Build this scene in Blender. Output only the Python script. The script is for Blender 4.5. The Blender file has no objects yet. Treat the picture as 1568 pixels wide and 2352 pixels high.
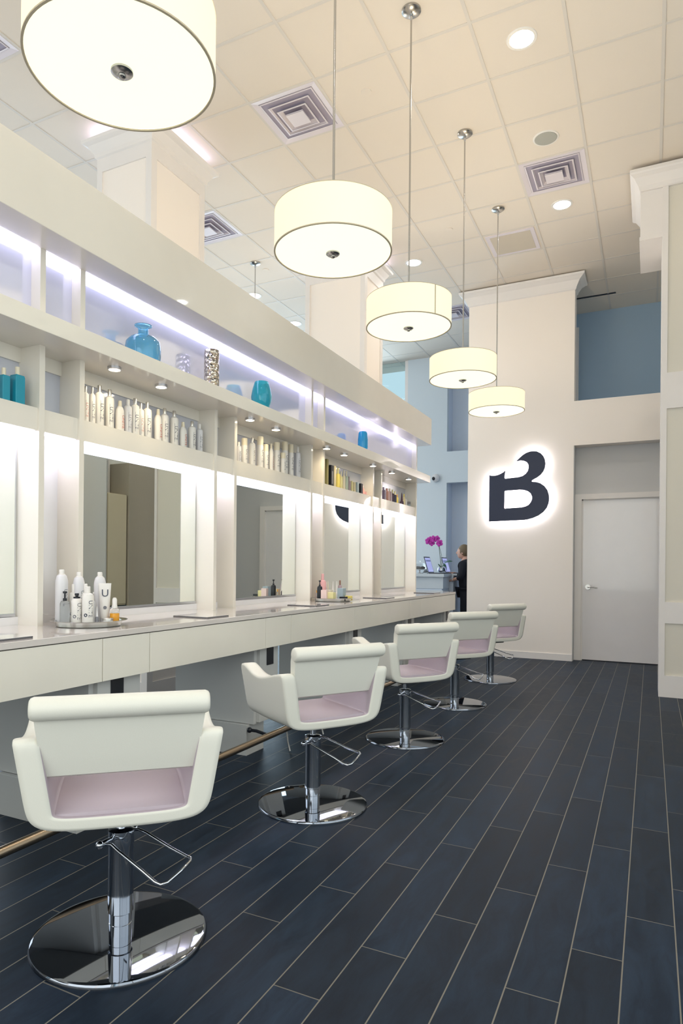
import bpy, bmesh, math, random
from mathutils import Vector, Matrix
random.seed(7)
PI = math.pi
S = bpy.context.scene
COL = S.collection
CH = 5.029            # ceiling height
XM, XP, XC = -2.739, -2.60, -2.149   # mirror plane, divider fronts, counter front
ZC = 0.905            # counter top

# ------------------------------------------------------------------ materials
def nt(m):
    m.use_nodes = True
    return m.node_tree, m.node_tree.nodes['Principled BSDF']
def mat(name, col, rough=0.5, metal=0.0, coat=0.0, emit=None, estr=0.0, bump=0.0, bscale=200.0, trans=0.0, ior=1.45, alpha=1.0, spec=None):
    m = bpy.data.materials.new(name)
    t, b = nt(m)
    b.inputs['Base Color'].default_value = (*col, 1)
    b.inputs['Roughness'].default_value = rough
    b.inputs['Metallic'].default_value = metal
    b.inputs['Coat Weight'].default_value = coat
    b.inputs['Coat Roughness'].default_value = 0.04
    b.inputs['Transmission Weight'].default_value = trans
    b.inputs['IOR'].default_value = ior
    b.inputs['Alpha'].default_value = alpha
    if spec is not None: b.inputs['Specular IOR Level'].default_value = spec
    if emit:
        b.inputs['Emission Color'].default_value = (*emit, 1)
        b.inputs['Emission Strength'].default_value = estr
    # every material carries a faint procedural variation
    n = t.nodes.new('ShaderNodeTexNoise'); n.inputs['Scale'].default_value = bscale
    g = t.nodes.new('ShaderNodeNewGeometry')
    t.links.new(g.outputs['Position'], n.inputs['Vector'])
    if bump > 0:
        bp = t.nodes.new('ShaderNodeBump'); bp.inputs['Strength'].default_value = bump
        bp.inputs['Distance'].default_value = 0.002
        t.links.new(n.outputs['Fac'], bp.inputs['Height']); t.links.new(bp.outputs['Normal'], b.inputs['Normal'])
    elif not emit and metal < .5 and trans == 0:
        mx = t.nodes.new('ShaderNodeMixRGB'); mx.blend_type = 'MULTIPLY'; mx.inputs['Fac'].default_value = 0.05
        mx.inputs['Color1'].default_value = (*col, 1)
        n.inputs['Scale'].default_value = 6.0
        t.links.new(n.outputs['Fac'], mx.inputs['Color2']); t.links.new(mx.outputs['Color'], b.inputs['Base Color'])
    return m

def floor_mat():
    m = bpy.data.materials.new('slate_plank_tile'); t, b = nt(m); N = t.nodes; L = t.links
    g = N.new('ShaderNodeNewGeometry'); sx = N.new('ShaderNodeSeparateXYZ'); L.new(g.outputs['Position'], sx.inputs[0])
    def mth(op, a, bb=None, c=None):
        n = N.new('ShaderNodeMath'); n.operation = op
        for i, v in enumerate((a, bb, c)):
            if v is None: continue
            if isinstance(v, (int, float)): n.inputs[i].default_value = v
            else: L.new(v, n.inputs[i])
        return n.outputs[0]
    W, LN = 0.1482, 0.8900
    u = mth('DIVIDE', mth('ADD', sx.outputs['X'], 0.3630 + 60*W), W)
    row = mth('FLOOR', u); fu = mth('SUBTRACT', u, row)
    r3 = mth('MULTIPLY', mth('MODULO', mth('ADD', row, -58.0 + 60.0), 3.0), LN/3)   # row of X=-.657 is offset 0
    v = mth('DIVIDE', mth('ADD', mth('SUBTRACT', sx.outputs['Y'], r3), -2.240 + 40*LN), LN)
    vr = mth('FLOOR', v); fv = mth('SUBTRACT', v, vr)
    def edge(f, size, w):   # 1 near the joint
        d = mth('MINIMUM', f, mth('SUBTRACT', 1.0, f)); d = mth('MULTIPLY', d, size)
        mr = N.new('ShaderNodeMapRange'); mr.inputs['From Min'].default_value = w*0.75; mr.inputs['From Max'].default_value = w*1.15
        mr.inputs['To Min'].default_value = 1; mr.inputs['To Max'].default_value = 0
        L.new(d, mr.inputs['Value']); return mr.outputs[0]
    e1 = edge(fu, W, 0.0021); e2 = mth('MULTIPLY', edge(fv, LN, 0.0021), 0.75)
    e = mth('MAXIMUM', e1, e2)
    cb = N.new('ShaderNodeCombineXYZ'); L.new(row, cb.inputs[0]); L.new(vr, cb.inputs[1])
    wn = N.new('ShaderNodeTexWhiteNoise'); wn.noise_dimensions = '3D'; L.new(cb.outputs[0], wn.inputs['Vector'])
    mp = N.new('ShaderNodeVectorMath'); mp.operation = 'MULTIPLY'; mp.inputs[1].default_value = (9, 2.2, 1); L.new(g.outputs['Position'], mp.inputs[0])
    ad = N.new('ShaderNodeVectorMath'); ad.operation = 'ADD'; L.new(mp.outputs[0], ad.inputs[0]); L.new(wn.outputs['Color'], ad.inputs[1])
    n1 = N.new('ShaderNodeTexNoise'); n1.inputs['Scale'].default_value = 1.6; n1.inputs['Detail'].default_value = 9; n1.inputs['Roughness'].default_value = .72; n1.inputs['Distortion'].default_value = .6
    L.new(ad.outputs[0], n1.inputs['Vector'])
    cr = N.new('ShaderNodeValToRGB'); L.new(n1.outputs['Fac'], cr.inputs[0])
    cr.color_ramp.elements[0].position = .38; cr.color_ramp.elements[0].color = (.002, .009, .022, 1)
    cr.color_ramp.elements[1].position = .68; cr.color_ramp.elements[1].color = (.013, .027, .050, 1)
    tint = N.new('ShaderNodeMixRGB'); tint.blend_type = 'MULTIPLY'; tint.inputs[0].default_value = 1
    tr = N.new('ShaderNodeMapRange'); tr.inputs['To Min'].default_value = .72; tr.inputs['To Max'].default_value = 1.3; L.new(wn.outputs['Value'], tr.inputs['Value'])
    L.new(cr.outputs[0], tint.inputs[1]); L.new(tr.outputs[0], tint.inputs[2])
    mx = N.new('ShaderNodeMixRGB'); L.new(e, mx.inputs[0]); L.new(tint.outputs[0], mx.inputs[1]); mx.inputs[2].default_value = (.19, .175, .145, 1)
    L.new(mx.outputs[0], b.inputs['Base Color'])
    rr = N.new('ShaderNodeMapRange'); rr.inputs['To Min'].default_value = .36; rr.inputs['To Max'].default_value = .6; L.new(n1.outputs['Fac'], rr.inputs['Value'])
    L.new(rr.outputs[0], b.inputs['Roughness'])
    b.inputs['Specular IOR Level'].default_value = .20
    hh = mth('SUBTRACT', mth('MULTIPLY', n1.outputs['Fac'], .3), e)
    bp = N.new('ShaderNodeBump'); bp.inputs['Strength'].default_value = .35; bp.inputs['Distance'].default_value = .002; L.new(hh, bp.inputs['Height']); L.new(bp.outputs[0], b.inputs['Normal'])
    return m

def hammered(name, col):
    m = mat(name, col, .12, 1.0); t = m.node_tree; b = t.nodes['Principled BSDF']
    v = t.nodes.new('ShaderNodeTexVoronoi'); v.inputs['Scale'].default_value = 42
    g = t.nodes.new('ShaderNodeNewGeometry'); t.links.new(g.outputs['Position'], v.inputs['Vector'])
    bp = t.nodes.new('ShaderNodeBump'); bp.inputs['Strength'].default_value = 1; bp.inputs['Distance'].default_value = .012
    t.links.new(v.outputs['Distance'], bp.inputs['Height']); t.links.new(bp.outputs[0], b.inputs['Normal'])
    return m
def dotted_led(name, col, s):
    return mat(name, (.9, .9, .95), .4, emit=col, estr=s)

M = {}
M['floor'] = floor_mat()
M['ceil'] = mat('mineral_ceiling_tile', (.77, .695, .605), .95, bump=.25, bscale=140)
M['tbar'] = mat('ceiling_t_bar', (.70, .65, .59), .6)
M['wall'] = mat('warm_white_paint', (.92, .85, .78), .7, bump=.06, bscale=260)
M['trim'] = mat('white_trim_paint', (.84, .80, .77), .42)
M['panelbeige'] = mat('cream_panel_paint', (.74, .70, .61), .6, bump=.05)
M['greywall'] = mat('grey_paint', (.62, .62, .62), .75, bump=.05)
M['passage'] = mat('pale_grey_paint', (.80, .81, .78), .75, bump=.05)
M['bluewall'] = mat('slate_blue_paint', (.37, .50, .64), .8, bump=.05)
M['coolwall'] = mat('cool_white_paint', (.66, .72, .76), .75, bump=.05)
M['coolgrey'] = mat('cool_grey_paint', (.66, .72, .82), .75, bump=.05)
M['taupe'] = mat('taupe_paint', (.46, .41, .33), .6)
M['olive'] = mat('beige_laminate', (.70, .62, .44), .45)
M['lacq'] = mat('cream_gloss_lacquer', (.82, .77, .68), .22, coat=.6)
M['lacqw'] = mat('white_gloss_lacquer', (.82, .80, .80), .2, coat=.5)
M['niche'] = mat('led_tinted_niche_panel', (.74, .75, .92), .09, metal=.4, coat=.3)  # white lacquer; the blue LED light on it is part of this colour
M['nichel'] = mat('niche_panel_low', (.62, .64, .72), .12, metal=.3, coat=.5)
M['quartz'] = mat('white_quartz', (.72, .665, .62), .1, coat=.5)
M['fascia'] = mat('gloss_drawer_front', (.88, .84, .74), .2, coat=.5)
M['pedestal'] = mat('pedestal_laminate', (.60, .60, .58), .4)
M['mirror'] = mat('mirror_silver', (.86, .90, .86), .0, metal=1)
M['mirroredge'] = mat('mirror_bevel', (.45, .60, .55), .1, metal=.6)
M['tray'] = mat('polished_steel_tray', (.62, .62, .60), .12, metal=1)
M['alu'] = mat('brushed_aluminium', (.55, .56, .60), .3, metal=1)
M['led'] = dotted_led('led_cool', (.74, .73, 1.0), 5.0)
M['led2'] = dotted_led('led_mirror', (.80, .78, 1.0), 9.0)
M['puck'] = dotted_led('puck_glow', (1.0, .86, .62), 14.0)
M['down'] = dotted_led('downlight_glow', (.95, .97, 1.0), 28.0)
M['cove'] = dotted_led('crown_uplight', (.74, .70, 1.0), 4.0)
M['leather'] = mat('white_leather', (.80, .79, .71), .42, bump=.12, bscale=420)
M['leatherp'] = mat('led_tinted_leather', (.46, .39, .44), .45, bump=.12, bscale=420)  # white leather with the violet LED cast mixed into its colour
M['chrome'] = mat('polished_chrome', (.55, .58, .63), .06, metal=1)
M['chromed'] = mat('dark_mirror_chrome', (.24, .26, .30), .03, metal=1)
M['nickel'] = mat('brushed_nickel', (.50, .49, .47), .25, metal=1)
M['brass'] = mat('satin_bronze_tube', (.46, .36, .26), .28, metal=1)
M['black'] = mat('black_plastic', (.012, .014, .02), .35)
M['navy'] = mat('navy_sign_face', (.022, .032, .068), .4)
M['halo'] = dotted_led('sign_halo', (.93, .93, 1.0), 11.0)
M['shade'] = mat('linen_shade', (.42, .36, .25), .8, emit=(1.0, .92, .66), estr=.82, bump=.1)
M['diff'] = mat('frosted_diffuser', (.25, .25, .18), .5, emit=(.99, 1.0, .76), estr=1.05)
M['shadetrim'] = mat('shade_rim', (.55, .47, .33), .5)
M['white'] = mat('white_plastic', (.80, .77, .72), .3)
M['whitec'] = mat('cool_white_plastic', (.70, .69, .70), .3)
M['cream'] = mat('cream_plastic', (.82, .74, .56), .3)
M['silvercap'] = mat('silver_cap', (.70, .68, .64), .3, metal=.9)
M['ink'] = mat('dark_print', (.05, .06, .09), .5)
M['inkg'] = mat('grey_print', (.20, .20, .22), .5)
M['inkr'] = mat('red_print', (.55, .16, .12), .5)
M['teal'] = mat('teal_plastic', (.01, .30, .42), .3, coat=.3)
M['yellow'] = mat('yellow_plastic', (.80, .66, .16), .3)
M['paley'] = mat('pale_yellow_card', (.80, .74, .38), .5)
M['pink'] = mat('pink_plastic', (.80, .42, .42), .35)
M['palep'] = mat('pale_pink_card', (.80, .62, .58), .5)
M['oliveb'] = mat('olive_card', (.28, .25, .10), .5)
M['beigeb'] = mat('beige_card', (.66, .58, .38), .5)
M['greenc'] = mat('pale_green_plastic', (.52, .60, .48), .3)
M['mauve'] = mat('mauve_plastic', (.40, .30, .33), .35)
M['purple'] = mat('purple_plastic', (.12, .10, .18), .3)
M['rose'] = mat('rose_brown_plastic', (.42, .24, .22), .35)
M['plum'] = mat('dark_plum_plastic', (.05, .02, .05), .2, coat=.4)
M['navyb'] = mat('navy_plastic', (.02, .025, .07), .25, coat=.4)
M['bluegrey'] = mat('blue_grey_card', (.36, .45, .50), .5)
M['amber'] = mat('amber_serum', (.80, .36, .03), .12, coat=.6)
M['brown'] = mat('brown_cap', (.25, .12, .08), .35)
M['clear'] = mat('clear_plastic', (.9, .92, .92), .05, trans=.9, ior=1.3)
M['blueglass'] = mat('blue_glass', (.30, .68, .88), .03, trans=.85, ior=1.3, coat=.5)
M['tealglass'] = mat('teal_glass', (.05, .62, .74), .03, trans=.7, ior=1.3, coat=.5)
M['skyglass'] = mat('sky_blue_glass', (.02, .42, .80), .06, trans=.35, ior=1.3, coat=.5)
M['hammer'] = hammered('hammered_silver', (.55, .49, .42))
M['glass'] = mat('window_glass', (.85, .95, .97), .02, trans=1, ior=1.1)
M['skin'] = mat('skin', (.62, .36, .27), .5)
M['hair'] = mat('blonde_brown_hair', (.16, .11, .06), .55)
M['cloth'] = mat('black_cloth', (.008, .009, .016), .85)
M['bracelet'] = mat('white_metal_bracelet', (.8, .8, .85), .2, metal=.7)
M['desk'] = mat('reception_desk_laminate', (.62, .67, .72), .35)
M['screen'] = mat('lit_screen', (.1, .1, .15), .3, emit=(.30, .33, .62), estr=1.0)
M['screenbar'] = mat('screen_bar', (.05, .05, .1), .3, emit=(.09, .11, .25), estr=1.0)
M['laptop'] = mat('dark_laptop_shell', (.03, .035, .05), .3)
M['keys'] = mat('laptop_deck', (.35, .35, .38), .35, metal=.4)
M['petal'] = mat('magenta_petal', (.50, .03, .38), .5)
M['leaf'] = mat('orchid_leaf', (.02, .10, .05), .4)
M['stem'] = mat('orchid_stem', (.06, .09, .06), .5)
M['cake'] = mat('dark_cake', (.04, .035, .04), .7)
M['grille'] = mat('vent_white_metal', (.74, .68, .72), .35)
M['panelb'] = mat('beige_access_panel', (.60, .53, .43), .6)
M['duct'] = mat('duct_interior', (.38, .35, .44), .8)
M['spk'] = mat('speaker_mesh', (.40, .40, .36), .7, bump=.3, bscale=900)
M['matt'] = mat('dark_tool_mat', (.10, .10, .11), .12, coat=.8)
M['mattop'] = mat('mirror_gloss_top', (.80, .76, .74), .06, coat=.5)

# ------------------------------------------------------------------ mesh helpers
class MB:
    def __init__(s): s.bm = bmesh.new()
    def box(s, x0, x1, y0, y1, z0, z1, bev=0.0):
        b = s.bm; v = [b.verts.new((x, y, z)) for x in (x0, x1) for y in (y0, y1) for z in (z0, z1)]
        fs = [b.faces.new([v[i] for i in q]) for q in ((0,1,3,2),(4,6,7,5),(0,4,5,1),(2,3,7,6),(0,2,6,4),(1,5,7,3))]
        if bev > 0:
            es = list({e for f in fs for e in f.edges})
            bmesh.ops.bevel(b, geom=es, offset=bev, segments=2, affect='EDGES', profile=.5)
        return s
    def lathe(s, prof, seg=32, c=(0,0,0), cap=True, sx=1, sy=1):
        b = s.bm; rings = []
        for r, z in prof:
            if r <= 1e-6: rings.append([b.verts.new((c[0], c[1], c[2]+z))])
            else: rings.append([b.verts.new((c[0]+sx*r*math.cos(2*PI*i/seg), c[1]+sy*r*math.sin(2*PI*i/seg), c[2]+z)) for i in range(seg)])
        for a, d in zip(rings, rings[1:]):
            for i in range(seg):
                j = (i+1) % seg
                if len(a) == 1 and len(d) == 1: continue
                if len(a) == 1: b.faces.new((a[0], d[j], d[i]))
                elif len(d) == 1: b.faces.new((a[i], a[j], d[0]))
                else: b.faces.new((a[i], a[j], d[j], d[i]))
        if cap:
            if len(rings[0]) > 1: b.faces.new(rings[0][::-1])
            if len(rings[-1]) > 1: b.faces.new(rings[-1])
        return s
    def tube(s, pts, r, seg=12, cap=True):
        b = s.bm; pts = [Vector(p) for p in pts]; rings = []
        rr = r if isinstance(r, (list, tuple)) else [r]*len(pts)
        up = None
        for i, p in enumerate(pts):
            d = (pts[min(i+1, len(pts)-1)] - pts[max(i-1, 0)]).normalized()
            if up is None:
                up = Vector((0,0,1)) if abs(d.z) < .9 else Vector((1,0,0))
            a = d.cross(up).normalized(); c = a.cross(d).normalized(); up = c
            rings.append([b.verts.new(p + (a*math.cos(2*PI*k/seg) + c*math.sin(2*PI*k/seg))*rr[i]) for k in range(seg)])
        for q, w in zip(rings, rings[1:]):
            for k in range(seg): b.faces.new((q[k], q[(k+1)%seg], w[(k+1)%seg], w[k]))
        if cap: b.faces.new(rings[0][::-1]); b.faces.new(rings[-1])
        return s
    def prism(s, pts, axis, a0, a1, bev=0.0):
        b = s.bm
        def mk(p, a):
            return {'x': (a, p[0], p[1]), 'y': (p[0], a, p[1]), 'z': (p[0], p[1], a)}[axis]
        A = [b.verts.new(mk(p, a0)) for p in pts]; B = [b.verts.new(mk(p, a1)) for p in pts]; n = len(pts)
        fs = [b.faces.new(A[::-1]), b.faces.new(B)]
        for i in range(n): fs.append(b.faces.new((A[i], A[(i+1)%n], B[(i+1)%n], B[i])))
        if bev > 0:
            es = list({e for f in fs[:2] for e in f.edges})
            bmesh.ops.bevel(b, geom=es, offset=bev, segments=3, affect='EDGES', profile=.5)
        return s
    def ball(s, c, r, seg=16, sc=(1,1,1), rot=None):
        res = bmesh.ops.create_uvsphere(s.bm, u_segments=seg, v_segments=seg//2+2, radius=1)
        mtx = Matrix.Translation(c) @ (rot.to_4x4() if rot else Matrix.Identity(4)) @ Matrix.Diagonal((r*sc[0], r*sc[1], r*sc[2], 1))
        bmesh.ops.transform(s.bm, matrix=mtx, verts=res['verts']); return s
    def build(s, name, m, parent=None, smooth=False, loc=None):
        bmesh.ops.recalc_face_normals(s.bm, faces=s.bm.faces)
        me = bpy.data.meshes.new(name); s.bm.to_mesh(me); s.bm.free()
        if smooth:
            me.polygons.foreach_set('use_smooth', [True]*len(me.polygons))
            try: me.set_sharp_from_angle(angle=math.radians(38))
            except Exception: pass
        me.materials.append(M[m])
        o = bpy.data.objects.new(name, me); COL.objects.link(o)
        if parent: o.parent = parent
        if loc: o.location = loc
        return o
def tag(o, label, cat, group=None, kind=None):
    if label: o['label'] = label
    if cat: o['category'] = cat
    if group: o['group'] = group
    if kind: o['kind'] = kind
    return o
def thing(name, label, cat, loc=(0,0,0), rz=0, group=None):
    o = bpy.data.objects.new(name, None); COL.objects.link(o); o.empty_display_size = .05
    o.location = loc; o.rotation_euler = (0, 0, rz)
    return tag(o, label, cat, group)
def struct(o, label=None):
    o['kind'] = 'structure'
    if label: o['label'] = label; 
    return o
def dup(root, loc=None, rz=None, label=None, group=None, scale=None):
    r = root.copy(); COL.objects.link(r)
    if loc is not None: r.location = loc
    if rz is not None: r.rotation_euler = (0, 0, rz)
    if scale is not None: r.scale = scale
    if label: r['label'] = label
    if group: r['group'] = group
    for ch in list(root.children):
        c = ch.copy(); COL.objects.link(c); c.parent = r; c.matrix_parent_inverse = ch.matrix_parent_inverse.copy()
        for g in list(ch.children):
            d = g.copy(); COL.objects.link(d); d.parent = c
    return r

# ------------------------------------------------------------------ room shell
struct(MB().box(-9.2, 3.0, -3.2, 12.3, -.08, 0).build('floor', 'floor'), 'dark slate blue plank tile floor with pale grout lines')
struct(MB().box(-9.2, 3.0, -3.2, 12.3, CH, CH+.08).build('ceiling', 'ceil'), 'suspended ceiling of square cream mineral tiles')
gx0, gy0, T = -1.1667, 4.6250, .6096
b = MB()
for i in range(-13, 7):
    x = gx0 + i*T; b.box(x-.012, x+.012, -3.2, 12.3, CH-.004, CH+.002)
for j in range(-13, 13):
    y = gy0 + j*T; b.box(-9.2, 3.0, y-.012, y+.012, CH-.0035, CH+.002)
struct(b.build('trim_1', 'tbar'), 'ceiling grid of metal bars between the tiles')

# back wall with logo: pillar, header, ledge
b = MB().box(-2.285, -.905, 9.2, 9.4, 0, 4.84)
b.box(-.905, 3.0, 9.2, 9.4, 2.806, 3.384)
struct(b.build('wall_back', 'wall'), 'warm white pillar wall with header that carries the logo')
def crown_loop(b, x0, x1, y0, y1, prof):
    loops = [[b.bm.verts.new((cx_, cy_, z)) for cx_, cy_ in ((x0-a, y0-a), (x1+a, y0-a), (x1+a, y1+a), (x0-a, y1+a))] for a, z in prof]
    for q, w_ in zip(loops, loops[1:]):
        for k in range(4): b.bm.faces.new((q[k], q[(k+1)%4], w_[(k+1)%4], w_[k]))
    b.bm.faces.new(loops[-1]); b.bm.faces.new(loops[0][::-1])
    return b
CRP = [(.001, 4.83), (.014, 4.84), (.020, 4.865), (.030, 4.885), (.060, 4.94), (.100, 4.975), (.118, 4.985), (.122, 5.0), (.122, 5.012)]
b = crown_loop(MB(), -2.285, -.905, 9.2, 9.4, CRP)
struct(b.build('trim_2', 'trim'), 'white crown moulding on top of the logo wall')
struct(MB().box(-.905, 3.0, 9.4, 9.5, 0, 2.9).box(-.9045, -.898, 9.205, 9.4, 0, 2.8055).build('wall_alcove', 'greywall'), 'grey wall around the white door')
struct(MB().box(-.905, 3.0, 9.4, 10.65, 3.30, 3.384).build('trim_3', 'trim'), 'ledge under the upper wall opening')
struct(MB().box(-1.1, 3.0, 10.65, 10.75, 3.384, CH).build('wall_upper', 'bluewall'), 'dark slate blue wall above the ledge')
struct(MB().box(-1.2, -1.1, 9.4, 12.3, 0, CH).build('wall_divider', 'coolgrey'))
struct(MB().box(-1.02, -.978, 10.50, 10.55, 3.384, 4.78).build('trim_4', 'trim'), 'thin white upright at the edge of the upper opening')
struct(MB().box(-2.27, -.905, 9.188, 9.2, 0, .085).build('baseboard_back', 'trim'), 'white baseboard under the logo wall')
# reception end
b = MB().box(-4.03, -3.285, 11.69, 11.8, 0, CH); b.box(-3.285, -1.2, 11.69, 11.8, 2.73, 3.29)
b.box(-9.2, -4.03, 11.69, 11.8, 0, .5)
struct(b.build('wall_reception', 'coolwall'), 'cool white wall behind the reception desk')
struct(MB().box(-4.03, -1.2, 12.05, 12.15, 0, CH).box(-3.30, -3.285, 11.8, 12.05, 0, CH).build('wall_recess', 'coolgrey'), 'grey recessed wall behind the receptionist')
# window beside it
w = bpy.data.objects.new('window_1', None); COL.objects.link(w); struct(w, 'tall daylight window left of the reception wall')
MB().box(-9.2, -4.03, 11.73, 11.74, .5, CH).build('pane', 'glass', w)
f = MB()
for x in (-9.15, -7.9, -6.6, -5.3, -4.06): f.box(x-.03, x+.03, 11.70, 11.78, .5, CH)
f.box(-9.2, -4.03, 11.70, 11.78, 3.0, 3.06); f.box(-9.2, -4.03, 11.70, 11.78, .5, .56)
f.build('window_frame', 'trim', w)
# left wall and the far-side, front wall with shop window
struct(MB().box(-9.3, -9.2, -3.2, 12.3, 0, CH).build('wall_left', 'coolwall'))
b = MB().box(-9.2, 3.0, -3.3, -3.2, 0, .5); b.box(-9.2, 3.0, -3.3, -3.2, 4.3, CH)
for x in (-9.2, -6.2, -3.2, -.2, 2.8): b.box(x, x+.2, -3.3, -3.2, .5, 4.3)
struct(b.build('wall_front', 'wall'), 'shop front wall with tall window openings')
w2 = bpy.data.objects.new('window_2', None); COL.objects.link(w2); struct(w2)
MB().box(-9.2, 3.0, -3.26, -3.25, .5, 4.3).build('pane', 'glass', w2)
# right wall seen only in the mirrors
b = MB().box(1.60, 1.75, 4.4, 7.24, 0, CH); b.box(1.98, 2.1, 7.24, 9.2, 0, CH); b.box(1.60, 1.98, 7.235, 7.245, 0, CH); b.box(1.60, 1.75, -3.2, 4.4, 0, .6); b.box(1.60, 1.75, -3.2, 4.4, 4.2, CH); b.box(1.60, 1.75, -3.2, -2.8, .6, 4.2); b.box(.56, 1.98, 8.40, 8.5, 2.6, 4.0)
struct(b.build('wall_right', 'passage'))
w3 = bpy.data.objects.new('window_added_3', None); COL.objects.link(w3); struct(w3)  # added window opening, holds the fill light for valance and chairs
f = MB()
for y in (-2.8, -.4, 2.0, 4.36): f.box(1.64, 1.70, y, y+.05, .6, 4.2)
f.box(1.64, 1.70, -2.75, 4.36, .6, .65); f.box(1.64, 1.70, -2.75, 4.36, 4.15, 4.2)
f.build('window_frame', 'trim', w3)
w4 = bpy.data.objects.new('window_4', None); COL.objects.link(w4); struct(w4, 'small interior window above the beige cabinet, seen in the nearest mirror')
MB().box(1.965, 1.975, 7.30, 7.62, 2.34, 2.80).build('pane', 'coolgrey', w4)
MB().box(1.95, 1.98, 7.26, 7.30, 2.3, 2.84).box(1.95, 1.98, 7.62, 7.66, 2.3, 2.84).box(1.95, 1.98, 7.30, 7.62, 2.80, 2.84).build('window_frame', 'trim', w4)
t = thing('tall_cabinet', 'tall beige laminate cabinet with drawers, seen in the nearest mirror', 'cabinet', (1.62, 7.46, 0))
MB().box(0, .35, -.2, .2, .06, 2.26).build('body', 'olive', t)
MB().box(-.02, 0, -.19, .19, .62, 2.25, .002).build('door', 'olive', t)
for k in (0, 1):
    d = MB().box(-.02, 0, -.19, .19, .08+k*.27, .33+k*.27, .002).build('drawer', 'olive', t)
    MB().box(-.03, -.02, -.19, .19, .30+k*.27, .33+k*.27).build('handle', 'black', d)
t = thing('wall_panel', 'brown wardrobe panel beside the beige cabinet, seen in the nearest mirror', 'panel', (1.58, 8.02, 0))
MB().box(0, .4, -.34, .34, 0, 2.75, .004).build('body', 'taupe', t)

# door 1
d1 = bpy.data.objects.new('door_1', None); COL.objects.link(d1); struct(d1, 'plain white door in the grey alcove')
MB().box(-.800, .185, 9.385, 9.40, .012, 2.100).build('door_panel', 'lacqw', d1)
f = MB().box(-.905, -.815, 9.352, 9.40, 0, 2.185).box(.20, .29, 9.352, 9.40, 0, 2.185).box(-.815, .20, 9.352, 9.40, 2.115, 2.185)
f.box(-.815, -.800, 9.375, 9.40, 0, 2.115).box(.185, .20, 9.375, 9.40, 0, 2.115).box(-.815, .2, 9.375, 9.40, 2.10, 2.115)
f.build('door_frame', 'trim', d1)
MB().box(-.80, .185, 9.38, 9.41, 0, .012).build('door_gap_shade', 'black', d1)  # black strip standing in for the shaded gap under the door
h = MB(); h.tube([(-.735, 9.385, .965), (-.735, 9.37, .965)], .033, 24); h.tube([(-.735, 9.37, .965), (-.735, 9.33, .965)], .011, 12)
h.tube([(-.735, 9.33, .965), (-.70, 9.328, .968), (-.66, 9.333, .962), (-.615, 9.335, .955)], [.010, .009, .008, .006], 10)
h.build('door_handle', 'nickel', d1, True)

# right panelled column
t = thing('column', 'white panelled column at the right edge with stepped capital', 'column', (0, 0, 0))
MB().box(.085, .56, 7.08, 7.55, 0, CH-.1).build('shaft', 'panelbeige', t)
f = MB()
px0, px1 = .123, .52
zs = [0, .203, .695, .895, 2.721, 3.058, 4.88, 5.0]
f.box(.085, px0, 7.06, 7.08, 0, 5.0); f.box(px1, .56, 7.06, 7.08, 0, 5.0)
for a, c in ((0, .203), (.695, .895), (2.721, 3.058), (4.88, 5.0)): f.box(px0, px1, 7.06, 7.08, a, c)
f.box(.073, .085, 7.06, 7.55, 0, 5.0)
f.build('panel_frame', 'trim', t)
f = MB().box(-.115, .085, 7.075, 7.85, 4.385, 5.0).box(-.122, .085, 7.068, 7.86, 4.355, 4.39)
f.build('capital', 'trim', t)
f = crown_loop(MB(), -.115, .565, 7.055, 7.86, [(.001, 4.82), (.012, 4.83), (.018, 4.86), (.055, 4.93), (.085, 4.955), (.092, 4.97), (.092, 4.998)])
f.build('crown', 'trim', t)

# columns behind the styling station
def back_column(x1, y0, y1, w, label):
    x0 = x1 - w
    t = thing('column', label, 'column', (0, 0, 0), group='panelled columns behind the styling station')
    MB().box(x0+.0121, x1-.0121, y0+.0121, y1-.0121, 0, CH-.02).build('shaft', 'wall', t)
    f = MB(); s = .06; e = .012
    def face(fn, a0, a1):      # one framed face, pieces never share a plane twice
        fn(a0, a0+s, 0, 4.9); fn(a1-s, a1, 0, 4.9); fn(a0+s, a1-s, 4.68, 4.9); fn(a0+s, a1-s, 0, .2)
    face(lambda a, c, p, q: f.box(a, c, y0, y0+e, p, q), x0, x1)
    face(lambda a, c, p, q: f.box(a, c, y1-e, y1, p, q), x0, x1)
    face(lambda a, c, p, q: f.box(x1-e, x1, a, c, p, q), y0+e, y1-e)
    face(lambda a, c, p, q: f.box(x0, x0+e, a, c, p, q), y0+e, y1-e)
    f.build('panel_frame', 'trim', t)
    f = MB()
    pr = [(0, 4.80), (.015, 4.81), (.02, 4.84), (.06, 4.90), (.095, 4.915), (.10, 4.94), (0, 4.94)]
    loops = [[f.bm.verts.new((cx_, cy_, z)) for cx_, cy_ in ((x0-a, y0-a), (x1+a, y0-a), (x1+a, y1+a), (x0-a, y1+a))] for a, z in pr]
    for q, w_ in zip(loops, loops[1:]):
        for k in range(4): f.bm.faces.new((q[k], q[(k+1)%4], w_[(k+1)%4], w_[k]))
    f.build('crown', 'trim', t)
    f = MB()
    f.box(x1+.02, x1+.06, y0, y1, 4.94, 4.955); f.box(x0-.06, x0-.02, y0, y1, 4.94, 4.955); f.box(x0, x1, y0-.06, y0-.02, 4.94, 4.955)
    o = f.build('uplight_strip', 'cove', t); o['label'] = 'glowing violet white light strip above the crown'
back_column(-3.80, 4.37, 5.12, .62, 'cream panelled column behind the near part of the station valance')
back_column(-3.05, 7.27, 7.86, .80, 'pale panelled column behind the second and third pendant lamps')

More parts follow.
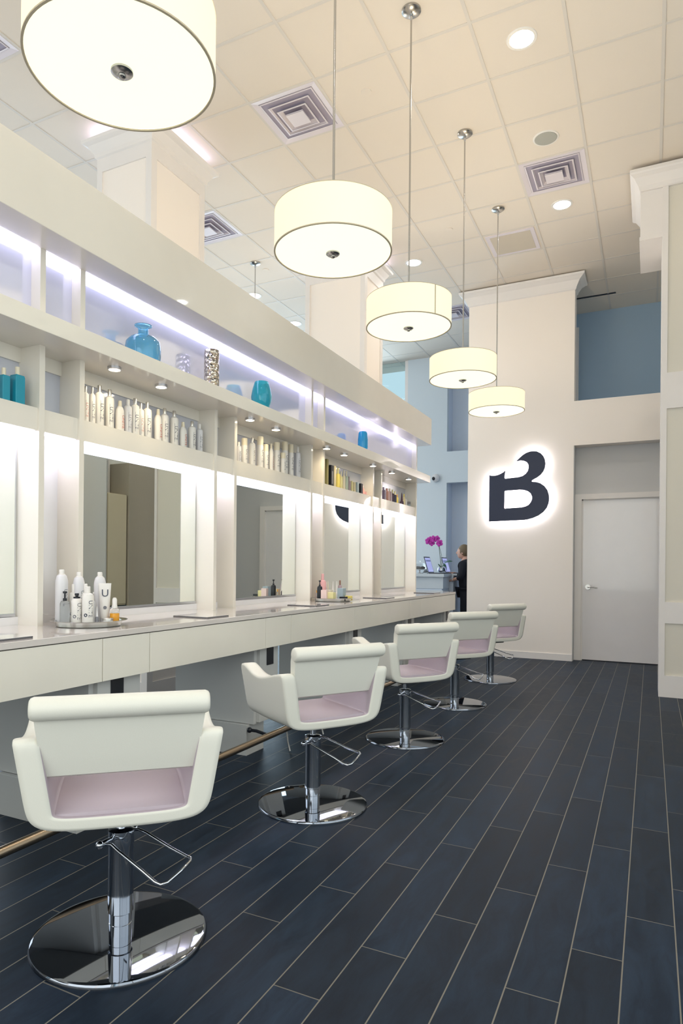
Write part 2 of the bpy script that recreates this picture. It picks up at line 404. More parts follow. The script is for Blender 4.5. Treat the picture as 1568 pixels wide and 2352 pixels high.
# ------------------------------------------------------------------ ceiling fittings
def vent(i, j, label):
    x0, y0 = gx0+i*T, gy0+j*T
    t = thing('ceiling_vent', label, 'vent', (x0+T/2, y0+T/2, CH), group='square ceiling air diffusers')
    def ring(r0, z0, r1, z1, th, b):
        # sloped square louvre
        q = [(-1,-1),(1,-1),(1,1),(-1,1)]
        for a in range(4):
            p, n = q[a], q[(a+1)%4]
            v = [b.bm.verts.new((p[0]*r0, p[1]*r0, z0)), b.bm.verts.new((n[0]*r0, n[1]*r0, z0)), b.bm.verts.new((n[0]*r1, n[1]*r1, z1)), b.bm.verts.new((p[0]*r1, p[1]*r1, z1))]
            u = [b.bm.verts.new((c.co.x, c.co.y, c.co.z+th)) for c in v]
            b.bm.faces.new(v); b.bm.faces.new(u[::-1])
            for k in range(4): b.bm.faces.new((v[k], v[(k+1)%4], u[(k+1)%4], u[k]))
    f = MB(); R_ = T/2-.012
    ring(R_, -.006, R_-.05, .0, .004, f)
    f.build('frame', 'grille', t)
    f = MB()
    for r, z in ((.245, -.004), (.190, -.016), (.135, -.028)): ring(r, z, r-.052, z+.040, .003, f); ring(r, z, r-.012, z-.002, .002, f)
    f.build('louvre', 'grille', t)
    f = MB(); ring(.080, -.040, .079, -.030, .002, f); f.box(-.080, .080, -.080, .080, -.040, -.036); f.build('center_plate', 'grille', t)
    MB().box(-R_+.045, R_-.045, -R_+.045, R_-.045, -.0015, .0005).build('duct', 'duct', t)
def vent_real(*a): vent(*a)
vent(-3, 0, 'square air diffuser left of the second pendant rod')
vent(0, 3, 'square air diffuser between the round speaker and a recessed downlight')
vent(-6, 2, 'square air diffuser half hidden behind the cream column')
vent(-6, -3, 'square air diffuser cut off at the top left corner')
vent(-3, 8, 'square air diffuser left of the top of the logo wall')
def downlight(x, y, label, grp=None, e=40):
    t = thing('downlight', label, 'ceiling light', (x, y, CH), group='recessed ceiling downlights')
    MB().lathe([(.085, -.001), (.085, -.006), (.105, -.006), (.108, 0), (.085, .0)], 36, cap=False).build('rim', 'white', t, True)
    MB().lathe([(.085, -.004), (0, -.004)], 36, cap=False).build('lamp', 'down', t)
    l = bpy.data.lights.new('downlight_lamp', 'SPOT'); l.energy = e; l.spot_size = math.radians(140); l.spot_blend = 1; l.color = (1, .93, .84); l.shadow_soft_size = .08
    o = bpy.data.objects.new('downlight_lamp', l); COL.objects.link(o); o.location = (x, y, CH-.03)
downlight(gx0+.5*T, gy0+.5*T, 'large glowing recessed downlight at the upper right')
downlight(gx0+.5*T, gy0+4.5*T, 'recessed downlight just beyond the right air diffuser')
downlight(-2.683, 7.965, 'recessed downlight behind the third pendant rod')
downlight(-5.04, 7.962, 'recessed downlight touching the valance edge near the short rod')
downlight(-5.03, 9.156, 'small recessed downlight low beside the far pale column')
downlight(-5.03, 10.35, 'distant recessed downlight near the reception window', e=20)
downlight(gx0+.5*T, gy0-5.5*T, 'recessed downlight above the entrance aisle')
downlight(-5.04, 3.1, 'recessed downlight over the far side of the station')
def disc(name, x, y, r, h, m, label, cat, grp=None, rim=None):
    t = thing(name, label, cat, (x, y, CH), group=grp)
    MB().lathe([(r, 0), (r*.97, -h), (r*.6, -h*1.2), (0, -h*1.25)], 32, cap=False).build('cover', m, t, True)
    if rim: MB().lathe([(r, -.001), (r, -h*.8), (r+.014, -h*.6), (r+.016, 0)], 32, cap=False).build('rim', rim, t, True)
downlight(1.27, 7.7, 'added downlight brightening the side passage beyond the column')  # extra lamp, added to brighten the passage reflected in the mirrors
disc('ceiling_speaker', -.862, 6.165, .095, .008, 'spk', 'round grey ceiling speaker above the right air diffuser', 'speaker', rim='white')
for x, y, lb in ((-2.074, 4.934, 'round white sprinkler cover between two pendant rods'), (-2.065, 7.357, 'small round sprinkler cover left of the beige ceiling panel'), (-4.468, 7.336, 'small sprinkler cover beside the short rod behind the station')):
    disc('sprinkler_cover', x, y, .042, .006, 'ceil', lb, 'sprinkler cover', 'round sprinkler covers')
t = thing('ceiling_panel', 'square beige access panel behind the farthest pendant rod', 'ceiling panel', (gx0-.5*T, gy0+5.5*T, CH))
MB().box(-.27, .27, -.27, .27, -.007, 0).build('frame', 'grille', t)
MB().box(-.225, .225, -.225, .225, -.010, -.006).build('plate', 'panelb', t)
t = thing('linear_diffuser', 'dark slot diffuser in the ceiling above the blue opening', 'vent', (-.86, 10.03, CH))
MB().box(-.5, .4, -.018, .018, -.008, 0).build('slot', 'black', t)

# ------------------------------------------------------------------ pendants
def pendant(x, y, zb, label, full=None):
    t = thing('pendant_lamp', label, 'pendant lamp', (x, y, zb), group='drum pendant lamps over the styling chairs' if full is None else None)
    R_, H = .289, .19
    MB().lathe([(R_, 0), (R_, H), (R_-.004, H), (R_-.004, 0)], 72, cap=False).build('lamp_shade', 'shade', t, True)
    MB().lathe([(R_+.0015, -.002), (R_+.0015, .003), (R_-.006, .003), (R_-.006, -.002), (R_+.0015, -.002)], 72, cap=False).lathe([(R_+.001, H-.002), (R_+.001, H+.002), (R_-.005, H+.002)], 72, cap=False).build('shade_rim', 'shadetrim', t, True)
    MB().lathe([(R_-.006, .004), (0, .002)], 72, cap=False).build('diffuser', 'diff', t, True)
    fi = MB().lathe([(.034, -.002), (.034, -.008), (.026, -.014), (.012, -.016), (.012, -.022), (.007, -.026), (0, -.027)], 28, cap=False).build('finial', 'nickel', t, True)
    top = CH - zb
    rd = MB().lathe([(.006, .06), (.006, top-.03)], 12)
    rd.tube([(-R_+.004, 0, H-.01), (0, 0, H-.01), (R_-.004, 0, H-.01)], .003, 6); rd.tube([(0, -R_+.004, H-.01), (0, 0, H-.01), (0, R_-.004, H-.01)], .003, 6)
    rd.build('rod', 'nickel', t, True)
    MB().lathe([(.010, .0), (.010, -.03), (.006, -.045)], 12, (0, 0, top-.03)).build('rod_joint', 'chrome', t, True)
    MB().lathe([(.066, 0), (.066, -.012), (.05, -.024), (.012, -.030), (.012, -.036), (0, -.036)], 36, (0, 0, top), cap=False).build('canopy', 'nickel', t, True)
    if 'seam' in label:
        a = math.radians(-35); so = MB().box(-.004, .004, -.0006, .0006, 0, H).build('seam', 'shadetrim', t)
        so.location = ((R_+.0008)*math.cos(a), (R_+.0008)*math.sin(a), 0); so.rotation_euler = (0, 0, a+PI/2)
    l = bpy.data.lights.new('pendant_bulb', 'POINT'); l.energy = PEND_W; l.color = (1.0, .83, .63); l.shadow_soft_size = .05
    o = bpy.data.objects.new('pendant_bulb', l); COL.objects.link(o); o.location = (x+.05, y+.05, zb+.10)
PEND_W = 23
pendant(-1.487, 1.57, 2.746, 'large glowing drum pendant at the top left, cut off by the frame')
pendant(-1.411, 2.95, 2.749, 'second drum pendant from the camera, hanging before the pale column')
pendant(-1.497, 4.343, 2.848, 'third drum pendant from the camera with a seam line on its shade')
pendant(-1.490, 5.785, 2.857, 'fourth drum pendant from the camera beside the logo wall')
pendant(-1.480, 7.16, 2.870, 'smallest and farthest drum pendant in front of the logo wall')
pendant(-4.485, 7.11, 2.86, 'pendant behind the station, only its short rod shows above the valance', 'x')

# ------------------------------------------------------------------ styling station
P = [2.233, 2.482, 3.652, 3.889, 5.057, 5.294, 6.475, 6.708, 7.902]   # divider centres
TH = .016
YS, YE = -.6, 7.918
# extra bays toward the camera keep the rhythm (outside the frame)
P0 = [-.60, -.35, .82, 1.07]
st = thing('styling_station', 'long white gloss display unit with valance, shelves and lit mirror bays', 'display unit', (0, 0, 0))
def sbox(name, m, *a, bev=0.0, parent=st): return MB().box(*a, bev).build(name, m, parent)
sbox('valance', 'lacq', -3.06, -2.42, YS, YE, 2.705, 3.030, bev=.003)
sbox('display_shelf', 'lacq', -3.06, -2.43, YS, YE, 2.245, 2.330, bev=.002)
sbox('back_panel', 'lacqw', -2.80, -2.752, YS, YE, ZC, 2.705)
for y in P0 + P:
    sbox('divider', 'lacq', -2.752, XP, y-TH, y+TH, ZC, 2.245)
for y in [P0[0], P0[3], P[0], P[1], P[4], P[5], P[8]]:
    sbox('upper_divider', 'lacq', -2.752, XP, y-TH, y+TH, 2.33, 2.705)
allp = [YS] + P0 + P
for a, c in zip(P0+P, (P0+P)[1:]):
    wide = (c - a) > .6
    sbox('shelf_lip', 'lacq', -2.630, -2.612, a+TH, c-TH, 1.838, 1.945)
    sbox('bottle_shelf', 'lacqw', -2.752, -2.630, a+TH, c-TH, 1.912, 1.928)
    sbox('niche_rail', 'lacq', -2.752, -2.730, a+TH, c-TH, 2.175, 2.245)
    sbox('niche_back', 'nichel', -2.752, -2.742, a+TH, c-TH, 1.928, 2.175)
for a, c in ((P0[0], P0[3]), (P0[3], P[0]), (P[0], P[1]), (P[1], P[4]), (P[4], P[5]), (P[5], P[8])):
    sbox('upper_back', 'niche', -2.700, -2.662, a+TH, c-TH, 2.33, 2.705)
    e = thing('led_strip', '', 'light strip')
    bpy.data.objects.remove(e)
bay = [(P0[1], P0[2], None), (P0[3], P[0], 'behind the left frame edge'), (P[1], P[2], 'nearest full bay'), (P[3], P[4], 'second full bay'), (P[5], P[6], 'third full bay'), (P[7], P[8], 'last bay before reception')]
nm = ['off', 'at the left frame edge', 'of the nearest full bay', 'of the second bay with the tray beside it', 'of the third bay, reflecting the logo', 'of the farthest bay']
for k, (a, c, _) in enumerate(bay):
    y0, y1 = a+TH+.02, c-TH-.02
    t = thing('mirror', 'frameless wall mirror ' + nm[k] if k else 'frameless wall mirror of the bay before the left frame edge', 'mirror', (0, 0, 0), group='styling station mirrors')
    MB().box(-2.7385, XM+.004-.003, y0, y1, .962, 1.800).build('glass', 'mirror', t)
    MB().box(-2.752, -2.7385, y0-.001, y1+.001, .961, 1.801).build('edge', 'mirroredge', t)
    MB().box(-2.752, -2.728, y0, y1, .948, .961).build('channel', 'alu', t)
lg = 0
ledn = ['', 'at the left edge', 'of the nearest full bay', 'of the second bay', 'of the third bay', 'of the farthest bay']
for k, (a, c, _) in enumerate(bay[1:], 1):
    o = MB().box(-2.726, -2.640, a+TH+.004, c-TH-.004, 1.842, 1.849).build('led_strip', 'led2')
    tag(o, 'violet white light strip above the mirror ' + ledn[k], 'light strip', 'light strips above the mirrors')
for a, c, lb in ((P0[3], P[0], ' between the first two dividers'), (P[0], P[1], ' of the narrow bay')):
    pass
for a, c, lb in ((P[0], P[1], 'beside the tray of sprays'), (P[2], P[3], 'after the nearest full mirror'), (P[4], P[5], 'behind the tray of boxes'), (P[6], P[7], 'before the farthest bay')):
    o = MB().box(-2.726, -2.640, a+TH+.004, c-TH-.004, 1.842, 1.849).build('led_strip', 'led2')
    tag(o, 'short light strip in the narrow bay ' + lb, 'light strip', 'light strips of the narrow bays')
for a, c, lb in ((.82, P[0], 'at the left frame edge'), (P[0], P[1], 'between the two close dividers'), (P[1], P[4], 'over the blue jug and silver vase'), (P[4], P[5], 'of the short middle compartment'), (P[5], P[8], 'over the small sky blue vase')):
    o = MB().box(-2.660, -2.612, a+TH+.004, c-TH-.004, 2.696, 2.7045).build('led_strip', 'led')
    tag(o, 'long bright strip under the valance ' + lb, 'light strip', 'light strips under the valance')
# puck lights
pk = [2.644, 3.019, 3.972, 4.335, 5.215, 5.583, 6.30, 6.853, 7.414]
pl = ['left one over the nearest white bottles', 'right one over the nearest white bottles', 'left one over the second row of bottles', 'right one over the second row of bottles', 'left one over the black and olive boxes', 'right one over the black and olive boxes', 'over the small pink jars', 'over the mauve bottles', 'at the far end of the shelf']
for y, lb in zip(pk, pl):
    t = thing('puck_light', 'round puck light under the shelf, ' + lb, 'puck light', (-2.538, y, 2.245), group='puck lights under the display shelf')
    MB().lathe([(.036, 0), (.036, -.012), (.030, -.015)], 28, cap=False).build('housing', 'alu', t, True)
    MB().lathe([(.030, -.0145), (0, -.0165)], 28, cap=False).build('lens', 'puck', t, True)
    l = bpy.data.lights.new('puck_lamp', 'SPOT'); l.energy = 4.5; l.spot_size = math.radians(150); l.spot_blend = 1; l.color = (1, .80, .50); l.shadow_soft_size = .03
    o = bpy.data.objects.new('puck_lamp', l); COL.objects.link(o); o.location = (-2.538, y, 2.225)

# worktop, drawers, pedestals
tag(MB().box(-3.33, XC, YS, 8.10, .878, ZC, .002).build('countertop', 'quartz'), 'long white quartz countertop running under the mirrors', 'countertop')
tag(MB().box(-2.752, -2.733, YS, YE-.02, ZC, .945).build('backsplash', 'lacqw'), 'low gloss backsplash strip behind the countertop', 'backsplash')
seam = [-.60, .79, 1.10, 2.187, 2.495, 3.575, 3.905, 4.975, 5.305, 6.385, 6.705, 8.085]
dl = {3: 'behind the nearest chair', 5: 'above the second chair', 7: 'between the second and third chairs', 9: 'behind the third chair', 10: 'at the far end'}
for i, (a, c) in enumerate(zip(seam, seam[1:])):
    wide = c-a > .6
    t = thing('apron_drawer', ('wide' if wide else 'narrow') + ' gloss drawer under the countertop, %s from the far end' % (['first','second','third','fourth','fifth','sixth','seventh','eighth','ninth','tenth','eleventh'][10-i]), 'drawer', (0,0,0), group='gloss drawers under the countertop')
    MB().box(XC-.018, XC-.004, a+.002, c-.002, .684, .874, .0015).build('drawer_front', 'fascia', t)
    MB().box(XC-.55, XC-.018, a+.004, c-.004, .69, .874).build('drawer_box', 'pedestal', t)
MB().box(XC-.40, XC-.004, 8.087, 8.097, .684, .8775).build('end_panel', 'fascia', t)
pn = ['under the nearest chair, near the left frame edge', 'beside the second chair', 'behind the second chair', 'behind the third chair', 'at the far end of the counter']
def pedestal(y0, y1, label):
    t = thing('pedestal_cabinet', label, 'cabinet', (0, 0, 0), group='pedestals carrying the countertop')
    MB().box(-2.86, -2.236, y0, y1, .195, .6885, .002).build('body', 'pedestal', t)
    MB().box(-2.236, -2.212, y0+.03, y1, .205, .688, .002).build('door', 'pedestal', t)
    MB().box(-2.80, -2.27, y0-.03, y1-.08, 0, .193, .001).build('toe_base', 'pedestal', t)
    o = MB().box(-2.212, -2.206, y0+.11, y0+.19, .56, .685, .001).build('outlet', 'black', t); o['label'] = 'black power outlet'
for a, c, lb in ((.79, 1.10, 'white pedestal cabinet before the left frame edge'), (2.187, 2.495, 'white pedestal cabinet behind the nearest chair'), (3.575, 3.832, 'white pedestal cabinet with black outlet beside the second chair'), (4.975, 5.26, 'white pedestal cabinet seen over the second chair back'), (6.385, 6.68, 'white pedestal cabinet seen over the third chair back'), (7.79, 8.07, 'white pedestal cabinet at the reception end')):
    pedestal(a, c, lb)
# foot rail: one bar per chair place
def rail(y0, y1, label):
    t = thing('foot_rail', label, 'foot rail', (0, 0, 0), group='foot rails in front of the pedestals')
    MB().tube([(-2.10, y0, .150), (-2.10, y1, .150)], .021, 20).build('rail', 'brass', t, True)
    for y in (y0+.05, y1-.25):
        MB().tube([(-2.25, y, .165), (-2.2, y, .165), (-2.13, y, .152), (-2.10, y, .15)], .010, 10).ball((-2.251, y, .165), .018, 12).build('bracket', 'black', t, True)
    for y in (y0+.3, y1-.04):
        MB().tube([(-2.10, y, .135), (-2.09, y, .06), (-2.075, y, .005)], [.006, .005, .007], 8).build('leg', 'nickel', t, True)
rail(-.5, 3.80, 'satin bronze foot rail running past the nearest chair')
rail(3.95, 7.9, 'satin foot rail hidden behind the farther chairs')

# ------------------------------------------------------------------ salon chair
def shell_mesh():
    b = bmesh.new()
    # mid path of the U (x, z, blend of arm height) ; outer/inner offset
    nb = 6
    path = []
    R0 = .075
    def arm(sx):
        pts = []
        for k in range(5):
            f = k/4
            pts.append((sx*(.286 - f*.042), f))          # f=0 top, 1 bottom (before corner)
        return pts
    ys = [-.215, -.180, -.10, 0.0, .10, .190, .235]
    hz = [.708, .706, .688, .660, .668, .712, .700]        # arm top along y
    rows = []
    th = .036
    for j, y in enumerate(ys):
        row_o, row_i = [], []
        e = 1.0
        ysh = lambda z: y + (z-.55)*(-.06 if y < 0 else .05) * min(1, abs(y)/.2)
        zt, zb = hz[j], .50
        inset = 0.0
        for k in range(5):
            f = k/4; z = zt + (zb-zt)*f
            x = .262 - (zt-z)*.165
            row_o.append((x+th, z)); row_i.append((x-th, z))
        # corner
        xb = .262-(zt-zb)*.165
        for a in (30, 60):
            r = math.radians(a); rad = .07
            cx_, cz_ = xb-.045, zb
            row_o.append((cx_ + (.045+th)*math.cos(r), cz_ - (.055+.010)*math.sin(r)))
            row_i.append((cx_ + (.045-th)*math.cos(r)*.9, cz_ - (.055-.030)*math.sin(r)))
        row_o.append((xb-.055, zb-.066)); row_i.append((xb-.065, zb-.055+.027))
        row_o.append((.09, zb-.070)); row_i.append((.09, zb-.058+.027))
        O = [(x, z) for x, z in row_o] + [(-x, z) for x, z in row_o[::-1]]
        I = [(x, z) for x, z in row_i] + [(-x, z) for x, z in row_i[::-1]]
        rows.append(([b.verts.new((x, ysh(z), z)) for x, z in O], [b.verts.new((x, ysh(z), z)) for x, z in I]))
    n = len(rows[0][0])
    for (o0, i0), (o1, i1) in zip(rows, rows[1:]):
        for k in range(n-1):
            b.faces.new((o0[k], o0[k+1], o1[k+1], o1[k])); b.faces.new((i0[k], i1[k], i1[k+1], i0[k+1]))
        b.faces.new((o0[0], o1[0], i1[0], i0[0])); b.faces.new((o0[-1], i0[-1], i1[-1], o1[-1]))
    for (o, i), fl in ((rows[0], 0), (rows[-1], 1)):
        for k in range(n-1): b.faces.new((o[k], i[k], i[k+1], o[k+1]) if not fl else (o[k], o[k+1], i[k+1], i[k]))
    cl = b.edges.layers.float.new('crease_edge')
    inner_v = {v for _, i in rows for v in i}
    for f in b.faces:
        if all(v in inner_v for v in f.verts): f.material_index = 1
    for e in b.edges:
        va, vb = e.verts
        for o, i in (rows[0], rows[-1]):
            for L_ in (o, i):
                if va in L_ and vb in L_: e[cl] = .62
    for r_ in range(len(rows)-1):
        for L0_, L1_ in ((rows[r_][0], rows[r_+1][0]), (rows[r_][1], rows[r_+1][1])):
            for k in (0, -1):
                e = b.edges.get((L0_[k], L1_[k]))
                if e: e[cl] = .5
    bmesh.ops.recalc_face_normals(b, faces=b.faces)
    return b
def add_subsurf(o, lv=2):
    m = o.modifiers.new('soft', 'SUBSURF'); m.levels = lv; m.render_levels = lv
    for p in o.data.polygons: p.use_smooth = True
    return o
def make_chair(label):
    t = thing('salon_chair', label, 'salon chair', (0, 0, 0), group='white hydraulic salon chairs along the counter')
    x = MB(); x.bm.free(); x.bm = shell_mesh()
    sh = x.build('arm_shell', 'leather', t); cr = sh.data
    cr.materials.append(M['leatherp'])
    add_subsurf(sh, 2)
    # seat cushion
    c = MB().box(-.190, .190, -.195, .222, .452, .482, .010); s_ = c.build('seat', 'leatherp', t, True)
    # backrest (profile in y,z)
    prof = [(-.158, .588), (-.173, .582), (-.190, .590), (-.214, .66), (-.235, .74), (-.245, .775), (-.245, .800), (-.228, .812), (-.208, .80), (-.196, .76), (-.178, .68), (-.158, .60)]
    bk = MB()
    A, B = [], []
    for w, lst in ((-1, A), (1, B)):
        for y, z in prof: lst.append(bk.bm.verts.new((w*(.215 + (z-.585)*.13), y, z)))
    n = len(prof); fs = [bk.bm.faces.new(A[::-1]), bk.bm.faces.new(B)]
    for i in range(n): fs.append(bk.bm.faces.new((A[i], A[(i+1)%n], B[(i+1)%n], B[i])))
    es = list({e for f in fs[:2] for e in f.edges}); bmesh.ops.bevel(bk.bm, geom=es, offset=.006, segments=2, affect='EDGES')
    bk.build('backrest', 'leather', t, True)
    L_ = .249; ro = MB(); prof2 = []
    ring = []
    R2 = .034; seg = 24
    xs = [(-L_, .0), (-L_, R2*.72), (-L_+.004, R2*.9), (-L_+.012, R2)]; xs = xs + [(-a, r) for a, r in xs[::-1]]
    rings = []
    for a, r in xs:
        rings.append([ro.bm.verts.new((a, -.245 + r*math.cos(2*PI*k/seg), .797 + r*math.sin(2*PI*k/seg))) for k in range(seg)] if r > 0 else [ro.bm.verts.new((a, -.245, .797))])
    for q, w in zip(rings, rings[1:]):
        for k in range(seg):
            j = (k+1) % seg
            if len(q) == 1: ro.bm.faces.new((q[0], w[k], w[j]))
            elif len(w) == 1: ro.bm.faces.new((q[k], w[0], q[j]))
            else: ro.bm.faces.new((q[k], w[k], w[j], q[j]))
    ro.build('head_roll', 'leather', t, True)
    for sx in (-1, 1):
        MB().box(sx*.250-.010, sx*.250+.010, -.205, -.19, .645, .675, .002).build('back_bracket', 'alu', t)
    MB().box(-.10, .10, -.10, .10, .405, .434, .006).build('seat_plate', 'black', t)
    MB().lathe([(.014, .335), (.014, .41)], 16).build('piston', 'chrome', t, True)
    MB().lathe([(.0, .352), (.030, .352), (.041, .348), (.041, .30), (.0405, .298), (.0405, .086), (.036, .082)], 36, cap=False).build('upper_sleeve', 'chrome', t, True)
    MB().lathe([(.036, .09), (.036, .052), (.0345, .051), (.0345, .049), (.036, .048), (.036, .012)], 36, cap=False).build('lower_sleeve', 'chrome', t, True)
    MB().lathe([(.0, .014), (.262, .014), (.272, .012), (.276, .006), (.276, 0), (0, 0)], 72, cap=False).build('base_plate', 'chromed', t, True)
    return t
def lever(parent, wx, wy):   # lever points toward +X of the room; undo the seat swivel
    a = -parent.rotation_euler.z
    ca, sa = math.cos(a), math.sin(a)
    r = lambda p: (p[0]*ca - p[1]*sa, p[0]*sa + p[1]*ca, p[2])
    m = MB()
    pts = [(-.01, -.062, .318), (.02, -.062, .322), (.05, -.066, .310), (.15, -.070, .272), (.20, -.071, .250), (.222, -.070, .246), (.236, -.058, .250), (.240, 0, .262), (.238, .05, .272), (.228, .066, .274), (.21, .068, .275), (.15, .066, .290), (.05, .062, .322), (.02, .060, .328), (-.01, .060, .322)]
    m.tube([r(p) for p in pts], .0052, 10)
    o = m.build('pump_lever', 'chrome', parent, True)
    k = MB(); k.tube([r((-.012, -.080, .322)), r((-.012, .074, .322))], .009, 12); k.ball(r((-.012, -.082, .322)), .013, 10); k.ball(r((-.012, .076, .322)), .012, 10)
    k.build('lever_pivot', 'chrome', parent, True)
CHL = ['white salon chair nearest the camera, seen square from behind', 'second white salon chair from the camera, its left arm facing us', 'third white salon chair, overlapping the second one', 'fourth white salon chair, largely hidden by the third', 'farthest white salon chair, in front of the logo wall']
ch0 = make_chair(CHL[0])
spots = [(-1.520, 1.632, 43), (-1.516, 2.989, 57), (-1.526, 4.425, 55), (-1.533, 5.771, 53), (-1.534, 7.221, 55)]
chairs = [ch0] + [dup(ch0, label=CHL[k]) for k in range(1, 5)]
for c, (x, y, a) in zip(chairs, spots):
    c.location = (x, y, 0); c.rotation_euler = (0, 0, math.radians(a))
    lever(c, x, y)

# ------------------------------------------------------------------ logo sign
def px2w(u, v):
    # traced outline of the letter, already in metres on the wall: u right, v up
    return (u, v)
SG = 1/720.0*.78
def sp(x, y):   # outline drawn on a 720-unit grid; wall position of its lower left corner
    return (-1.970 + (x-380)/720*.775*1.0, 1.836 + (1035-y)/845*.918)
outer = [(380,455),(410,463),(440,465),(480,460),(520,445),(550,430),(575,410),(569,470),(568,495),(575,508),(650,503),(740,498),(790,485),(825,460),(848,430),(858,390),(855,350),(835,320),(800,300),(760,292),(715,297),(750,262),(790,228),(830,205),(870,193),(910,190),(955,197),(1000,222),(1030,258),(1048,300),(1055,350),(1048,400),(1030,445),(1000,482),(960,512),(900,545),(897,555),(905,563),(950,567),(1000,585),(1045,620),(1080,670),(1097,725),(1102,775),(1095,830),(1075,885),(1035,935),(980,975),(910,1005),(840,1022),(780,1027),(380,1035)]
inner = [(570,665),(580,658),(750,652),(800,657),(850,675),(885,705),(902,745),(900,780),(885,815),(860,843),(825,860),(780,870),(575,878),(568,870)]
def smooth(pts, sharp):
    return pts
def letter(name, m, y0, depth, inset, parent):
    cu = bpy.data.curves.new(name, 'CURVE'); cu.dimensions = '2D'; cu.fill_mode = 'BOTH'; cu.extrude = depth/2
    if inset: cu.offset = inset
    for pts in (outer, inner):
        s_ = cu.splines.new('POLY'); s_.points.add(len(pts)-1); s_.use_cyclic_u = True
        for q, p in zip(s_.points, pts):
            a, c = sp(*p); q.co = (a, c, 0, 1)
    o = bpy.data.objects.new(name+'_c', cu); COL.objects.link(o)
    bpy.context.view_layer.update()
    me = bpy.data.meshes.new_from_object(o.evaluated_get(bpy.context.evaluated_depsgraph_get()))
    bpy.data.objects.remove(o)
    me.transform(Matrix.Translation((0, y0, 0)) @ Matrix.Rotation(PI/2, 4, 'X'))
    me.materials.clear(); me.materials.append(M[m])
    ob = bpy.data.objects.new(name, me); COL.objects.link(ob); ob.parent = parent
    return ob
sg = thing('logo_sign', 'dark navy letter B logo sign with white halo glow on the wall', 'sign', (0, 0, 0))
letter('letter_face', 'navy', 9.125, .03, 0, sg)
o = letter('halo_light', 'halo', 9.150, .008, -.006, sg); o['label'] = 'white glowing back of the letter'
for x, z in ((-1.9, 1.95), (-1.9, 2.35), (-1.3, 2.0), (-1.36, 2.5)):
    MB().tube([(x, 9.14, z), (x, 9.2, z)], .006, 8).build('standoff', 'alu', sg)
o = MB().lathe([(.034, .0), (.034, .03), (.030, .045)], 24).build('x', 'white'); bpy.data.objects.remove(o)
t = thing('security_camera', 'small white dome security camera on the reception wall', 'camera', (-3.48, 11.67, 2.82))
MB().ball((0, -.01, 0), .075, 20, (1, .9, 1)).build('housing', 'whitec', t, True)
MB().ball((-.02, -.055, -.012), .035, 16).build('lens', 'black', t, True)

# ------------------------------------------------------------------ products
def text_mesh(s, size, m):
    cu = bpy.data.curves.new('t', 'FONT'); cu.body = s; cu.size = size; cu.align_x = 'CENTER'; cu.align_y = 'CENTER'; cu.resolution_u = 3
    o = bpy.data.objects.new('t', cu); COL.objects.link(o); bpy.context.view_layer.update()
    me = bpy.data.meshes.new_from_object(o.evaluated_get(bpy.context.evaluated_depsgraph_get())); bpy.data.objects.remove(o)
    me.materials.clear(); me.materials.append(M[m]); return me
def wrap(me, r, zc, phi, vertical=True):
    for v in me.vertices:
        a, c = v.co.x, v.co.y
        if vertical: z, s_ = zc - a, c
        else: z, s_ = zc + c, a
        ang = phi + s_/r
        v.co = ((r+.0006)*math.cos(ang), (r+.0006)*math.sin(ang), z)
    return me
protos = {}
def bottle_proto(kind):
    """unit shapes about 0.22 m high; returns an Empty with parts"""
    t = bpy.data.objects.new('hair_product_bottle', None); COL.objects.link(t); t['category'] = 'bottle'
    def lab(txt='UNITE', m='ink', r=.0246, zc=.095, size=.029, phi=-.15, vert=True):
        me = wrap(text_mesh(txt, size, m), r, zc, phi, vert)
        o = bpy.data.objects.new('lettering', me); COL.objects.link(o); o.parent = t
    if kind in ('slim', 'slimred', 'slimgrey'):
        MB().lathe([(0,0),(.022,0),(.0245,.004),(.0245,.172),(.0225,.185),(.012,.194),(.010,.197)], 24, cap=False).build('body', 'white' if kind != 'slimgrey' else 'whitec', t, True)
        MB().lathe([(.0105,.194),(.0105,.228),(.009,.231),(0,.231)], 18, cap=False).build('cap', 'silvercap' if kind != 'slimgrey' else 'white', t, True)
        lab(m={'slim': 'ink', 'slimred': 'inkr', 'slimgrey': 'inkg'}[kind])
        MB().box(.0243, .0250, -.014, -.0128, .04, .15).build('rule', 'inkg', t)
    elif kind == 'squat':
        MB().lathe([(0,0),(.030,0),(.033,.004),(.035,.13),(.033,.15),(.022,.168),(.012,.174)], 24, cap=False, sx=.7).build('body', 'white', t, True)
        MB().lathe([(.014,.168),(.012,.205),(0,.206)], 18, cap=False).build('cap', 'cream', t, True)
        me = text_mesh('UNITE', .028, 'inkr')
        me.transform(Matrix.Translation((.0250, .008, .08)) @ Matrix.Rotation(PI/2, 4, 'Z') @ Matrix.Rotation(PI/2, 4, 'X') @ Matrix.Rotation(-PI/2, 4, 'Z'))
        o = bpy.data.objects.new('lettering', me); COL.objects.link(o); o.parent = t
    elif kind == 'spray':
        MB().lathe([(0,0),(.028,0),(.030,.003),(.030,.185),(.029,.20),(.023,.222),(.016,.228)], 28, cap=False).build('body', 'whitec', t, True)
        MB().lathe([(.0165,.226),(.0165,.230),(.0125,.232),(.0125,.248),(.010,.252),(0,.252)], 20, cap=False).build('cap', 'white', t, True)
        lab(m='inkg', r=.0301, zc=.12, phi=.25)
    elif kind == 'cyl':
        MB().lathe([(0,0),(.022,0),(.024,.003),(.024,.16),(.022,.166)], 24, cap=False).build('body', 'white', t, True)
        MB().lathe([(.0225,.166),(.0225,.215),(.020,.221),(0,.221)], 24, cap=False).build('cap', 'cream', t, True)
        lab(m='inkg')
    protos[kind] = t
    return t
used = set()
